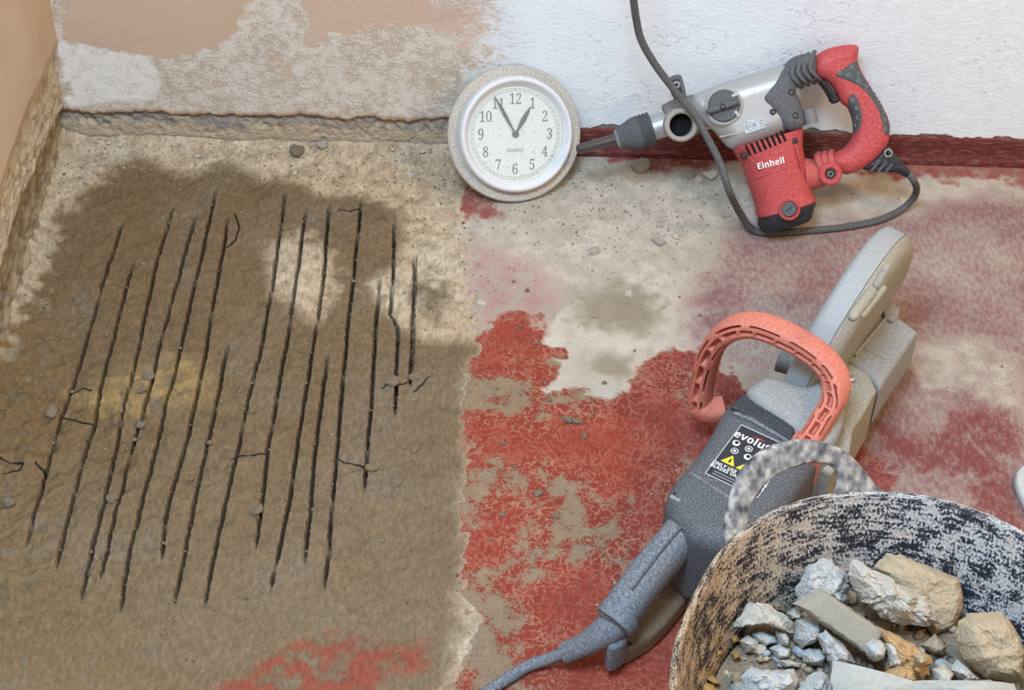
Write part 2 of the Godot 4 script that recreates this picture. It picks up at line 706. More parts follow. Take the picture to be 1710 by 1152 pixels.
func floor_row(y: int):
	var w := p_w
	var col := PackedByteArray()
	var rel := PackedByteArray()
	col.resize(w * 3)
	rel.resize(w)
	var zz := (y + 0.5) / p_h * FZ1
	var span := FX1 - FX0
	var dry := c8(174, 164, 147)
	var dryl := c8(178, 155, 126)
	var mauve := c8(128, 93, 90)
	var red := c8(140, 60, 46)
	var deep := c8(116, 50, 45)
	var vein := c8(172, 124, 98)
	var film := c8(138, 121, 97)
	var white := c8(198, 187, 170)
	var damp := c8(134, 121, 98)
	var wet_a := c8(109, 87, 60)
	var wet_b := c8(116, 98, 75)
	var mud := c8(112, 86, 53)
	var sand := c8(146, 120, 76)
	var khaki := c8(121, 104, 80)
	var stone := c8(128, 116, 100)
	var m1 := n1
	var m2 := n2
	var m3 := n3
	var m4 := n4
	var m5 := n5
	var f0: PackedFloat32Array = fs[0]
	var f1: PackedFloat32Array = fs[1]
	var f2: PackedFloat32Array = fs[2]
	var f3: PackedFloat32Array = fs[3]
	var f4: PackedFloat32Array = fs[4]
	var f5: PackedFloat32Array = fs[5]
	var f6: PackedFloat32Array = fs[6]
	var f7: PackedFloat32Array = fs[7]
	var f8: PackedFloat32Array = fs[8]
	var f9: PackedFloat32Array = fs[9]
	var f10: PackedFloat32Array = fs[10]
	var f11: PackedFloat32Array = fs[11]
	var f12: PackedFloat32Array = fs[12]
	var f13: PackedFloat32Array = fs[13]
	var f14: PackedFloat32Array = fs[14]
	var f15: PackedFloat32Array = fs[15]
	var f16: PackedFloat32Array = fs[16]
	for x in w:
		var i := y * w + x
		var xx := FX0 + (x + 0.5) / w * span
		var a := m1[i] / 255.0 - 0.5
		var b := m2[i] / 255.0 - 0.5
		var g := m3[i] / 255.0 - 0.5
		var sx := clampi(int((xx - FX0 + b * 0.035 + a * 0.02) / span * f_nx), 0, f_nx - 1)
		var sy := clampi(int((zz + a * 0.045 - b * 0.022) / FZ1 * f_ny), 0, f_ny - 1)
		var j := sy * f_nx + sx
		var jit := g * 0.010 + b * 0.006
		var k0 := smoothstep(-0.003, 0.003, f0[j] + jit * 0.5)
		var c := dry
		var r := 0.5
		var k := 0.0
		if k0 < 1.0:
			var s := m5[i] / 255.0 - 0.5
			c = dry.lerp(white, clampf(0.25 + a * 1.2 + b * 0.8, 0.0, 0.7))
			r = 0.5 + g * 0.45 + b * 0.12
			# purple-red paint under dust, scoured in streaks
			if f3[j] > -0.04:
				k = smoothstep(-0.02, 0.05, f3[j] + jit * 1.5)
				c = c.lerp(mauve, k * clampf(0.66 + a * 0.9 + s * 0.7 + g * 0.7 + b * 0.5, 0.10, 0.97))
			if f10[j] > -0.05: c = c.lerp(c8(158, 112, 104), smoothstep(-0.03, 0.03, f10[j] + jit * 2.0) * clampf(0.45 + g + b, 0.0, 0.8))
			if f6[j] > -0.04: c = c.lerp(deep.lerp(mauve, 0.35), smoothstep(-0.012, 0.012, f6[j] + jit * 2.0) * clampf(0.75 + s * 0.8 + g + b, 0.1, 1.0))
			if f13[j] > -0.04: c = c.lerp(dry, smoothstep(-0.012, 0.02, f13[j] + jit * 1.6) * clampf(0.7 + s * 0.6 + g + b, 0.2, 1.0))
			# red paint with its web of pale veins and films of mud
			if f2[j] > -0.02:
				k = smoothstep(-0.004, 0.004, f2[j] + jit * 0.9)
				var v := m4[i] / 255.0
				var east := smoothstep(0.05, 0.32, xx)
				var rc := red.lerp(deep, clampf(east * 0.85 + a * 0.7 + g * 0.3, 0.0, 1.0))
				rc = rc.lerp(c8(152, 78, 62), clampf(b * 1.2 - 0.1, 0.0, 0.6))
				var web := smoothstep(0.60, 0.78, v + g * 0.16 + b * 0.25) * clampf(0.85 - east * 0.4 + a * 1.6 - b * 0.6, 0.06, 1.0)
				rc = rc.lerp(vein, web * 0.9)
				var muddy := smoothstep(0.02, 0.16, a * 0.9 + b * 0.6 + g * 0.3 - 0.09 - east * 0.10 + smoothstep(0.06, -0.05, xx) * 0.16)
				rc = rc.lerp(film, muddy * 0.9)
				rc = rc.lerp(c8(160, 120, 112), clampf(east * 0.5 + s * 0.6 - 0.25, 0.0, 0.5))
				r = lerpf(r, 0.35 + web * 0.3 + muddy * 0.3 + g * 0.15, k)
				c = c.lerp(rc, k)
			if f4[j] > -0.02: c = c.lerp(white.lerp(dry, clampf(0.35 + a * 2.0, 0.0, 1.0)), smoothstep(-0.004, 0.006, f4[j] + jit) * 0.95)
			var f := maxf(f5[j], f12[j])
			if f > -0.04: c = c.lerp(damp, smoothstep(-0.015, 0.025, f + jit * 1.6) * 0.8)
			f = maxf(f7[j], f14[j])
			if f > -0.03: c = c.lerp(c8(132, 62, 54), smoothstep(-0.01, 0.008, f + jit * 1.6) * clampf(0.75 + g * 1.5 + b, 0.0, 0.95))
		# broken-out concrete on the left
		if k0 > 0.0:
			var s := m5[i] / 255.0 - 0.5
			var lc := dryl.lerp(c8(186, 172, 148), clampf(0.35 + b * 0.8 + a, 0.0, 0.8))
			lc = lc.lerp(c8(140, 124, 98), clampf(-b * 1.2 - g * 0.9, 0.0, 0.6))
			var wt := smoothstep(-0.012, 0.022, minf(f1[j], -f11[j]) + jit * 0.8 + b * 0.02)
			wt = maxf(wt, smoothstep(-0.01, 0.02, f15[j] + jit))
			if wt > 0.0:
				var wc := wet_a.lerp(wet_b, clampf(0.1 + (xx + 0.55) * 1.7 + (zz - 0.3) * 0.25 + a * 0.9 + b * 0.3, 0.0, 1.0))
				if f8[j] > -0.05: wc = wc.lerp(mud, smoothstep(-0.05, 0.03, f8[j]) * clampf(0.8 + b, 0.0, 1.0))
				if f9[j] > -0.03: wc = wc.lerp(sand, smoothstep(-0.03, 0.02, f9[j]) * clampf(0.7 + b * 1.5, 0.0, 1.0))
				wc = wc.lerp(khaki, smoothstep(0.62, 0.85, zz - xx * 0.2) * 0.5)
				wc = wc.lerp(stone, clampf((a * 0.6 - b * 0.8 - 0.18) * 4.0, 0.0, 0.35))
				lc = lc.lerp(wc, wt * 0.97)
			if f16[j] > -0.04: lc = lc.lerp(red, smoothstep(-0.012, 0.015, f16[j] + jit * 1.5) * clampf(0.5 + b * 2.4 + g * 0.8 - a, 0.0, 0.7))
			lc = lc * (1.0 + s * 0.24)
			r = lerpf(r, 0.5 + b * 0.25 + g * 0.34 + s * 0.38, k0)
			c = c.lerp(lc, k0)
		# grit
		c = c * (1.0 + g * 0.16 + b * 0.10)
		if g > 0.36: c = c.lerp(c8(205, 194, 176), 0.4)
		elif g < -0.36: c = c * 0.78
		col[x * 3] = clampi(int(c.r * 255.0), 0, 255)
		col[x * 3 + 1] = clampi(int(c.g * 255.0), 0, 255)
		col[x * 3 + 2] = clampi(int(c.b * 255.0), 0, 255)
		rel[x] = clampi(int(r * 255.0), 0, 255)
	for q in cracks:
		for k in q.size() - 1:
			var p0: Vector2 = q[k]
			var p1: Vector2 = q[k + 1]
			if zz < minf(p0.y, p1.y) - 0.002 or zz > maxf(p0.y, p1.y) + 0.002: continue
			var xa := clampi(int((minf(p0.x, p1.x) - 0.002 - FX0) / span * w), 0, w - 1)
			var xb := clampi(int((maxf(p0.x, p1.x) + 0.002 - FX0) / span * w), 0, w - 1)
			for x in range(xa, xb + 1):
				var pt := Vector2(FX0 + (x + 0.5) / w * span, zz + (m2[y * w + x] / 255.0 - 0.5) * 0.006)
				var d := pt.distance_to(Geometry2D.get_closest_point_to_segment(pt, p0, p1))
				if d < 0.0016:
					var dark := 1.0 - 0.65 * smoothstep(0.0016, 0.0006, d)
					for j in 3: col[x * 3 + j] = int(col[x * 3 + j] * dark)
					rel[x] = int(rel[x] * (1.0 - smoothstep(0.0016, 0.0004, d)))
	f_lock.lock()
	p_rows[y] = [col, rel]
	f_lock.unlock()

func build_floor():
	fn_a = fast(11, 9.0, 3)
	fn_b = fast(12, 42.0, 3)
	fn_c = fast(13, 25.0, 2)
	var w := 1664
	var h := 1110
	for q in [[386, 763, 405, 758, 425, 758, 446, 754], [-10, 766, 20, 770, 38, 775, 30, 785, 6, 796], [103, 697, 122, 700, 140, 704, 158, 706], [116, 656, 134, 645, 152, 649], [392, 352, 399, 375, 393, 398, 374, 412], [562, 760, 582, 768, 605, 776, 626, 782], [638, 642, 655, 632, 668, 641, 702, 624], [60, 770, 76, 786, 70, 800], [565, 345, 585, 347, 602, 344], [690, 650, 705, 640, 716, 628]]:
		cracks.append(on_floor(q))
	fs = fields([
		# 0 broken-out concrete
		on_floor([-400, 100, 776, 100, 776, 318, 782, 400, 786, 480, 792, 555, 782, 600, 778, 650, 770, 700, 778, 760, 772, 830, 768, 900, 765, 960, 772, 1000, 800, 1040, 790, 1090, 745, 1152, 690, 1260, -400, 1260]),
		# 1 wet
		on_floor([190, 275, 240, 266, 300, 276, 340, 284, 380, 272, 420, 283, 470, 288, 530, 308, 560, 320, 600, 308, 640, 326, 672, 350, 672, 400, 655, 450, 620, 480, 645, 510, 700, 548, 750, 545, 795, 560, 780, 700, 775, 1000, 740, 1300, -400, 1300, -200, 700, 0, 600, 40, 520, 60, 450, 85, 395, 110, 335]),
		# 2 red paint
		on_floor([792, 558, 812, 530, 850, 512, 885, 520, 905, 545, 895, 570, 940, 580, 952, 612, 925, 640, 905, 650, 945, 662, 1000, 670, 1055, 655, 1060, 635, 1085, 600, 1120, 578, 1180, 590, 1240, 640, 1330, 680, 1420, 720, 1490, 790, 1480, 900, 1400, 1000, 1300, 1250, 730, 1250, 745, 1152, 790, 1090, 800, 1040, 772, 1000, 765, 960, 772, 830, 770, 700, 782, 620]),
		# 3 purple-red paint
		on_floor([1215, 378, 1300, 372, 1400, 366, 1500, 352, 1560, 338, 1640, 318, 1800, 318, 1900, 1300, 1300, 1300, 1380, 900, 1400, 700, 1300, 640, 1180, 610, 1140, 560, 1150, 470, 1185, 410]),
		# 4 white dust
		on_floor([925, 645, 955, 618, 955, 585, 915, 572, 925, 530, 960, 490, 1040, 480, 1105, 500, 1125, 550, 1070, 580, 1058, 632, 1050, 652, 1000, 667, 945, 660]),
		# 5 damp
		on_floor([950, 485, 1010, 466, 1090, 486, 1118, 530, 1090, 562, 1000, 552, 955, 535]),
		# 6 red patches on the right
		on_floor([1590, 690, 1650, 678, 1700, 715, 1695, 765, 1650, 752, 1690, 800, 1710, 900, 1640, 880, 1610, 790, 1500, 780, 1470, 720, 1540, 720]),
		# 7 red by the clock
		on_floor([774, 316, 800, 326, 832, 348, 826, 362, 792, 360, 776, 366]),
		# 8 orange mud
		on_floor([-300, 560, 60, 540, 100, 640, 85, 760, 60, 900, 130, 990, 200, 1060, 270, 1180, -300, 1300]),
		# 9 sand
		on_floor([130, 655, 230, 612, 330, 596, 352, 640, 300, 680, 200, 690]),
		# 10 pink bloom
		on_floor([785, 400, 880, 440, 940, 470, 930, 540, 850, 515, 790, 560, 780, 480]),
		# 11 dry island
		on_floor([452, 425, 498, 392, 545, 425, 556, 490, 520, 520, 462, 490]),
		# 12 second damp
		on_floor([1000, 592, 1056, 580, 1068, 625, 1030, 650, 985, 622]),
		# 13 dust on the purple paint
		on_floor([1540, 560, 1640, 560, 1720, 600, 1720, 690, 1640, 670, 1560, 660, 1500, 620, 1490, 570]),
		# 14 red speck and the strip under the skirting
		on_floor([972, 236, 1220, 244, 1420, 252, 1800, 270, 1800, 306, 1640, 302, 1500, 288, 1400, 280, 1220, 276, 1100, 274, 980, 262]),
		# 15 damp spot
		on_floor([700, 468, 742, 470, 756, 505, 736, 528, 702, 524, 690, 492]),
		# 16 red left in the mud
		on_floor([330, 1180, 400, 1128, 470, 1085, 535, 1064, 600, 1060, 714, 1066, 716, 1100, 640, 1116, 600, 1200]),
	], Rect2(FX0, 0, FX1 - FX0, FZ1), 360, 240)
	n1 = grain(1, 0.0055, w, h, 4)
	n2 = grain(2, 0.027, w, h, 4)
	n3 = grain(3, 0.33, w, h, 2)
	n4 = grain(4, 0.068, w, h, 2, 1, 1, true)
	n5 = grain(5, 0.12, w, h, 3, 1, 2)
	var m := painted(paint(floor_row, w, h), 0.9, 3.0)
	struct("floor", floor_mesh(), m)

# saw cuts: the line of each (photograph), and between which heights of the picture it is cut
func cuts() -> Array:
	return [
		[[226, 305, 207, 366, 182, 436, 161, 509, 143, 570, 118, 650, 100, 704, 72, 802, 41, 935, 12, 1040], 366, 935],
		[[258, 305, 224, 430, 203, 509, 176, 610, 157, 706, 118, 840, 92, 971, 76, 1040], 430, 971],
		[[299, 305, 290, 337, 257, 452, 239, 540, 222, 619, 208, 673, 180, 812, 154, 915, 133, 1018, 128, 1040], 337, 1018],
		[[338, 305, 328, 350, 300, 452, 271, 552, 249, 652, 224, 730, 201, 827, 191, 858, 165, 984, 153, 1040], 350, 984],
		[[363, 305, 332, 444, 312, 527, 298, 599, 280, 663, 247, 802, 216, 915, 199, 1040], 309, 1033],
		[[392, 305, 381, 354, 373, 411, 355, 509, 345, 582, 313, 730, 278, 853, 267, 940, 247, 1040], 354, 940],
		[[430, 305, 400, 450, 382, 565, 360, 678, 334, 791, 316, 879, 290, 1018, 286, 1040], 565, 1018],
		[[479, 305, 463, 413, 455, 476, 434, 588, 413, 667, 396, 755, 367, 879, 339, 1020, 335, 1040], 309, 1020],
		[[518, 305, 512, 334, 499, 438, 486, 526, 474, 592, 447, 751, 426, 920, 404, 1040], 334, 920],
		[[553, 305, 551, 326, 539, 476, 517, 617, 504, 695, 486, 818, 466, 920, 447, 1006, 441, 1040], 326, 1006],
		[[579, 305, 565, 450, 549, 578, 538, 663, 526, 755, 518, 857, 508, 943, 494, 1040], 578, 943],
		[[606, 305, 592, 442, 584, 517, 572, 638, 563, 755, 557, 814, 549, 924, 537, 1014, 533, 1040], 309, 985],
		[[645, 305, 637, 444, 626, 567, 620, 680, 613, 755, 607, 853, 596, 1040], 444, 820],
		[[662, 305, 659, 342, 656, 467, 652, 522, 665, 542, 660, 690, 650, 1040], 342, 690],
		[[698, 305, 694, 401, 690, 513, 687, 597, 683, 667, 676, 1040], 401, 640],
	]

func floor_mesh() -> ArrayMesh:
	var list := []
	for c in cuts():
		var line := on_floor(c[0])
		list.append([line, fl(300, c[1]).z, fl(300, c[2]).z])
	var nz := 420
	var step := 0.0026
	# columns: [between which lines, at what share, edge offset, depth of cut (line number or -1)]
	var base := []                       # x of each line half-way down, to share out the columns
	for l in list: base.append(line_x(l[0], 0.4))
	var colm := []
	var left: float = FX0
	for k in list.size():
		var n := maxi(3, int((base[k] - left) / step))
		for i in n: colm.append([k - 1, k, (i + 0.0) / n, -1, 0.0])
		colm.append([k, k, 0.0, -1, -1.25])
		colm.append([k, k, 0.0, k, -0.9])
		colm.append([k, k, 0.0, k, 0.9])
		colm.append([k, k, 0.0, -1, 1.25])
		left = base[k]
	var last := list.size() - 1
	var nr := int((FX1 - base[last]) / step)
	for i in range(1, nr + 1): colm.append([last, -2, float(i) / nr, -1, 0.0])
	var nc := colm.size()
	var v := PackedVector3Array()
	var uv := PackedVector2Array()
	v.resize(nc * (nz + 1))
	uv.resize(nc * (nz + 1))
	var jig := fast(21, 60.0, 2)
	for r in nz + 1:
		var z := FZ1 * r / nz
		var xs := []
		var hw := []
		var dp := []
		for k in list.size():
			xs.append(line_x(list[k][0], z) + jig.get_noise_2d(z * 0.25, k * 3.7) * 0.0008)
			hw.append(0.0018 * (1.0 + jig.get_noise_2d(z * 1.6, k * 9.1 + 5.0) * 0.5))
			var e := smoothstep(list[k][1], list[k][1] + 0.03, z) * smoothstep(list[k][2], list[k][2] - 0.05, z)
			var fill := smoothstep(0.30, 0.55, jig.get_noise_2d(z * 0.35, k * 17.3))      # choked with dust here and there
			dp.append(0.022 * e * (1.0 - 0.75 * fill))
		for c in nc:
			var q: Array = colm[c]
			var x := 0.0
			if q[0] == q[1]:
				var k: int = q[0]
				x = xs[k] + hw[k] * q[4] * (0.35 + 0.65 * clampf(dp[k] / 0.008, 0.0, 1.0))
			else:
				var a: float = FX0 if q[0] < 0 else xs[q[0]] + 0.003
				var b: float = FX1 if q[1] == -2 else xs[q[1]] - 0.003
				x = lerpf(a, b, q[2])
			var y := floor_h(x, z)
			if q[3] >= 0: y -= dp[q[3]]
			v[r * nc + c] = Vector3(x, y, z)
			uv[r * nc + c] = Vector2((x - FX0) / (FX1 - FX0), z / FZ1)
	return grid_mesh(v, uv, nc, nz + 1)

func line_x(line: PackedVector2Array, z: float) -> float:
	if z <= line[0].y: return line[0].x
	for i in line.size() - 1:
		if z <= line[i + 1].y:
			return lerpf(line[i].x, line[i + 1].x, (z - line[i].y) / (line[i + 1].y - line[i].y))
	return line[-1].x

func grid_mesh(v: PackedVector3Array, uv: PackedVector2Array, nc: int, nr: int, flip := false) -> ArrayMesh:
	var nn := PackedVector3Array()
	nn.resize(v.size())
	for r in nr:
		for c in nc:
			var dx := v[r * nc + mini(c + 1, nc - 1)] - v[r * nc + maxi(c - 1, 0)]
			var dy := v[mini(r + 1, nr - 1) * nc + c] - v[maxi(r - 1, 0) * nc + c]
			var n := dy.cross(dx).normalized()
			nn[r * nc + c] = -n if flip else n
	var idx := PackedInt32Array()
	idx.resize((nc - 1) * (nr - 1) * 6)
	var i := 0
	for r in nr - 1:
		for c in nc - 1:
			var a := r * nc + c
			var b := a + 1
			var d := a + nc
			var e := d + 1
			if flip:
				idx[i] = a; idx[i + 1] = d; idx[i + 2] = b; idx[i + 3] = b; idx[i + 4] = d; idx[i + 5] = e
			else:
				idx[i] = a; idx[i + 1] = b; idx[i + 2] = d; idx[i + 3] = b; idx[i + 4] = e; idx[i + 5] = d
			i += 6
	var arr := []
	arr.resize(Mesh.ARRAY_MAX)
	arr[Mesh.ARRAY_VERTEX] = v
	arr[Mesh.ARRAY_NORMAL] = nn
	arr[Mesh.ARRAY_TEX_UV] = uv
	arr[Mesh.ARRAY_INDEX] = idx
	var m := ArrayMesh.new()
	m.add_surface_from_arrays(Mesh.PRIMITIVE_TRIANGLES, arr)
	return m

# ---------------------------------------------------------------- the back wall
const WH := 0.37
var wn: FastNoiseLite
var wn2: FastNoiseLite

func plaster_edge(x: float) -> float:            # where the plaster of the back wall stops above the floor
	return 0.050 + wn.get_noise_2d(x * 1.2, 3.0) * 0.010 + wn2.get_noise_2d(x, 9.0) * 0.0035

func wall_row(r: int):
	var w := p_w
	var col := PackedByteArray()
	var rel := PackedByteArray()
	col.resize(w * 3)
	rel.resize(w)
	var yy := (1.0 - (r + 0.5) / p_h) * WH
	var tan := c8(203, 180, 154)
	var pink := c8(208, 176, 154)
	var wash := c8(222, 213, 198)
	var under := c8(190, 172, 152)
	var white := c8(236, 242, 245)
	var conc := c8(181, 161, 136)
	var slate := c8(142, 134, 124)
	var m1 := n1
	var m2 := n2
	var m3 := n3
	var m4 := n4
	var m5 := n5
	var f0: PackedFloat32Array = fs[0]
	var f1: PackedFloat32Array = fs[1]
	var f2: PackedFloat32Array = fs[2]
	var f3: PackedFloat32Array = fs[3]
	var f4: PackedFloat32Array = fs[4]
	var f5: PackedFloat32Array = fs[5]
	var f6: PackedFloat32Array = fs[6]
	for x in w:
		var i := r * w + x
		var xx := FX0 + (x + 0.5) / w * (FX1 - FX0)
		var a := m1[i] / 255.0 - 0.5
		var b := m2[i] / 255.0 - 0.5
		var g := m3[i] / 255.0 - 0.5
		var v := m4[i] / 255.0
		var s := m5[i] / 255.0 - 0.5
		var sx := clampi(int((xx - FX0 + b * 0.02 + a * 0.02) / (FX1 - FX0) * f_nx), 0, f_nx - 1)
		var sy := clampi(int((WH - yy + a * 0.016 + b * 0.012) / WH * f_ny), 0, f_ny - 1)
		var j := sy * f_nx + sx
		var jit := b * 0.008 + g * 0.004
		# thin limewash scraped to the plaster
		var cover := clampf(0.6 + b * 0.9 + g * 1.3 + s * 0.8 + a * 0.8, 0.0, 1.0)
		var c := under.lerp(wash, smoothstep(0.15, 0.85, cover))
		var h := 0.45 + cover * 0.12 + b * 0.12
		var k: float = smoothstep(-0.004, 0.004, f4[j] + jit)
		c = c.lerp(c8(234, 229, 220).lerp(under, clampf(-b * 1.6 - g * 2.6 - 0.35, 0.0, 0.8)), k * 0.95)
		k = smoothstep(-0.002, 0.003, f0[j] + jit * 0.6)
		c = c.lerp(tan.lerp(c8(204, 174, 148), clampf(a + 0.5, 0.0, 1.0)).lerp(wash, clampf((xx + 0.30) * 1.8 + s * 0.8 + g * 0.7, 0.0, 0.6)), k)
		h = lerpf(h, 0.62 + b * 0.06, k)
		k = smoothstep(-0.002, 0.003, maxf(f1[j], maxf(f5[j], f6[j])) + jit * 0.5)
		c = c.lerp(pink.lerp(tan, clampf(a + 0.5, 0.0, 1.0)).lerp(wash, clampf(s * 1.5 + g * 0.8 - 0.1, 0.0, 0.5)), k)
		h = lerpf(h, 0.40 + b * 0.05, k)
		k = smoothstep(0.0, 0.006, f2[j] + b * 0.05 + s * 0.03)
		c = c.lerp(pink, k * 0.75)
		# the painted wall on the right
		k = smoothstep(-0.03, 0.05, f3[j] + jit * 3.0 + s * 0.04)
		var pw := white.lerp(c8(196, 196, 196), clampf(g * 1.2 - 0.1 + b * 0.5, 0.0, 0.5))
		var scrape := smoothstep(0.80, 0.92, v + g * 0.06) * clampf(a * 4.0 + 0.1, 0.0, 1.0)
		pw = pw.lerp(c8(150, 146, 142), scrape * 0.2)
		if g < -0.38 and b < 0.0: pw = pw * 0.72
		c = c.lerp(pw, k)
		h = lerpf(h, 0.6 + b * 0.16 + s * 0.14 - scrape * 0.15 + g * 0.08, k)
		# bare edge of the plaster, then the old concrete below it
		var e := plaster_edge(xx)
		var edge := smoothstep(e + 0.012 + a * 0.016, e + 0.002, yy) * smoothstep(0.10, -0.02, xx)
		c = c.lerp(c8(166, 134, 108).lerp(c8(176, 118, 82), clampf(b * 3.0 + a - 0.3, 0.0, 0.6)), edge * 0.85)
		if yy < e:
			var d := clampf((e - yy) / e, 0.0, 1.0)
			c = slate.lerp(conc, smoothstep(0.1, 0.6, d + b * 0.6 + a * 0.4)).lerp(c8(190, 172, 140), clampf(b * 1.6 + g * 0.8 + s * 0.8, 0.0, 0.7))
			h = 0.5 + b * 0.5 + g * 0.3 + s * 0.4
		c = c * (1.0 + g * 0.05)
		col[x * 3] = clampi(int(c.r * 255.0), 0, 255)
		col[x * 3 + 1] = clampi(int(c.g * 255.0), 0, 255)
		col[x * 3 + 2] = clampi(int(c.b * 255.0), 0, 255)
		rel[x] = clampi(int(h * 255.0), 0, 255)
	f_lock.lock()
	p_rows[r] = [col, rel]
	f_lock.unlock()

func build_back_wall():
	wn = fast(41, 9.0, 4)
	wn2 = fast(42, 60.0, 3)
	fs = []
	var polys := [
		on_wall([70, -300, 108, 68, 150, 77, 200, 89, 260, 97, 330, 91, 372, 74, 402, 52, 425, 10, 430, -300]),
		on_wall([490, -300, 500, 0, 520, 42, 510, 82, 530, 86, 545, 58, 600, 53, 640, 42, 722, 45, 716, 0, 716, -300]),
		on_wall([712, 15, 850, -20, 880, 10, 825, 62, 768, 92, 780, 66, 720, 50]),
		on_wall([770, -300, 800, 40, 815, 90, 770, 130, 755, 180, 760, 300, 2000, 300, 2000, -300]),
		on_wall([100, 74, 150, 82, 245, 94, 262, 120, 255, 166, 180, 166, 108, 178]),
		on_wall([446, 91, 465, 91, 467, 102, 448, 103]),
		on_wall([472, 105, 496, 105, 493, 117, 479, 127, 469, 122]),
	]
	fs = fields(polys_flipped(polys), Rect2(FX0, 0, FX1 - FX0, WH), 360, 90)
	var w := 1536
	var h := 380
	n1 = grain(51, 0.008, w, h, 4)
	n2 = grain(52, 0.04, w, h, 4)
	n3 = grain(53, 0.32, w, h, 2)
	n4 = grain(54, 0.027, w, h, 2, 1, 1, true)
	n5 = grain(55, 0.16, w, h, 4, 2, 1)
	var m := painted(paint(wall_row, w, h), 0.9, 2.8)
	# the surface: plaster stands proud of the concrete, which is hollowed
	var nc := 520
	var lo := 22
	var hi := 90
	var v := PackedVector3Array()
	var uv := PackedVector2Array()
	for r in lo + hi + 1:
		for c in nc:
			var x := FX0 + (FX1 - FX0) * c / (nc - 1)
			var e := plaster_edge(x)
			var right := smoothstep(0.02, 0.06, x)
			var y := 0.0
			var z := 0.0
			if r < lo:
				y = -0.02 + (e + 0.0205) * r / (lo - 1)
				var d := clampf(y / e, 0.0, 1.0)
				z = -0.006 + 0.007 * (1.0 - d) + wn2.get_noise_3d(x * 1.3, y * 1.6, 2.0) * 0.006 + wn.get_noise_3d(x * 2.0, y * 3.0, 5.0) * 0.005
				z = lerpf(minf(z, -0.003), -0.001, right)
			else:
				y = lerpf(e - 0.0005 * (1.0 if r == lo else 0.0), WH, pow(float(r - lo) / hi, 1.1))
				z = wn.get_noise_3d(x * 0.4, y * 0.4, 8.0) * 0.0015 - (0.0025 if r == lo else 0.0) * (1.0 - right)
			v.append(Vector3(x, y, z))
			uv.append(Vector2((x - FX0) / (FX1 - FX0), 1.0 - clampf(y, 0.0, WH) / WH))
	struct("wall_back", grid_mesh(v, uv, nc, lo + hi + 1, true), m)
	# the painted red skirting band, right of the clock
	v = PackedVector3Array()
	uv = PackedVector2Array()
	var prof := [[0.0085, -0.01], [0.0085, 0.006], [0.0075, 0.010], [0.0035, 0.013], [0.0035, 0.026], [0.0035, 0.040], [0.003, 0.0455], [0.0005, 0.047], [-0.004, 0.0475]]
	nc = 260
	for r in prof.size():
		for c in nc:
			var x := 0.045 + (FX1 - 0.045) * c / (nc - 1)
			var q: Array = prof[r]
			v.append(Vector3(x, q[1] + wn2.get_noise_2d(x * 0.8, r * 0.3) * 0.0016 * (1.0 if r > 1 else 0.3) + (wn2.get_noise_2d(x * 2.0, 0.0) * 0.001 if r > 5 else 0.0), q[0] + wn2.get_noise_2d(x * 0.5, 30.0 + r * 0.2) * 0.001))
			uv.append(Vector2(x, q[1]))
	var bm := stuff(c8(98, 42, 38), c8(140, 104, 92), 0.30, 0.7, 5.0, 0.5, 0.0, 61, 0.16, 0.03)
	bm.uv1_scale = Vector3(3.0, 14.0, 8.0)
	struct("baseboard_back", grid_mesh(v, uv, nc, prof.size(), true), bm)

func polys_flipped(polys: Array) -> Array:       # the map's rows run down from the top
	var out := []
	for p in polys:
		var q := PackedVector2Array()
		for a in p: q.append(Vector2(a.x, WH - a.y))
		out.append(q)
	return out

# ---------------------------------------------------------------- the left wall
func lines_at(l: Array, z: float) -> float:
	if z <= l[0]: return l[1]
	for i in range(2, l.size(), 2):
		if z <= l[i]: return lerpf(l[i - 1], l[i + 1], (z - l[i - 2]) / (l[i] - l[i - 2]))
	return l[-1]

func left_edges(z: float) -> Vector2:            # top of the bare concrete, top of the rough render
	var lo := lines_at([0.0, 0.050, 0.08, 0.068, 0.17, 0.086, 0.26, 0.094, 0.45, 0.092, 1.2, 0.10], z)
	var hi := lines_at([0.0, 0.160, 0.08, 0.175, 0.14, 0.179, 0.21, 0.190, 0.29, 0.195, 0.36, 0.187, 1.2, 0.19], z)
	return Vector2(lo + wn.get_noise_2d(z * 1.3, 60.0) * 0.012, hi + wn.get_noise_2d(z * 0.9, 70.0) * 0.010)

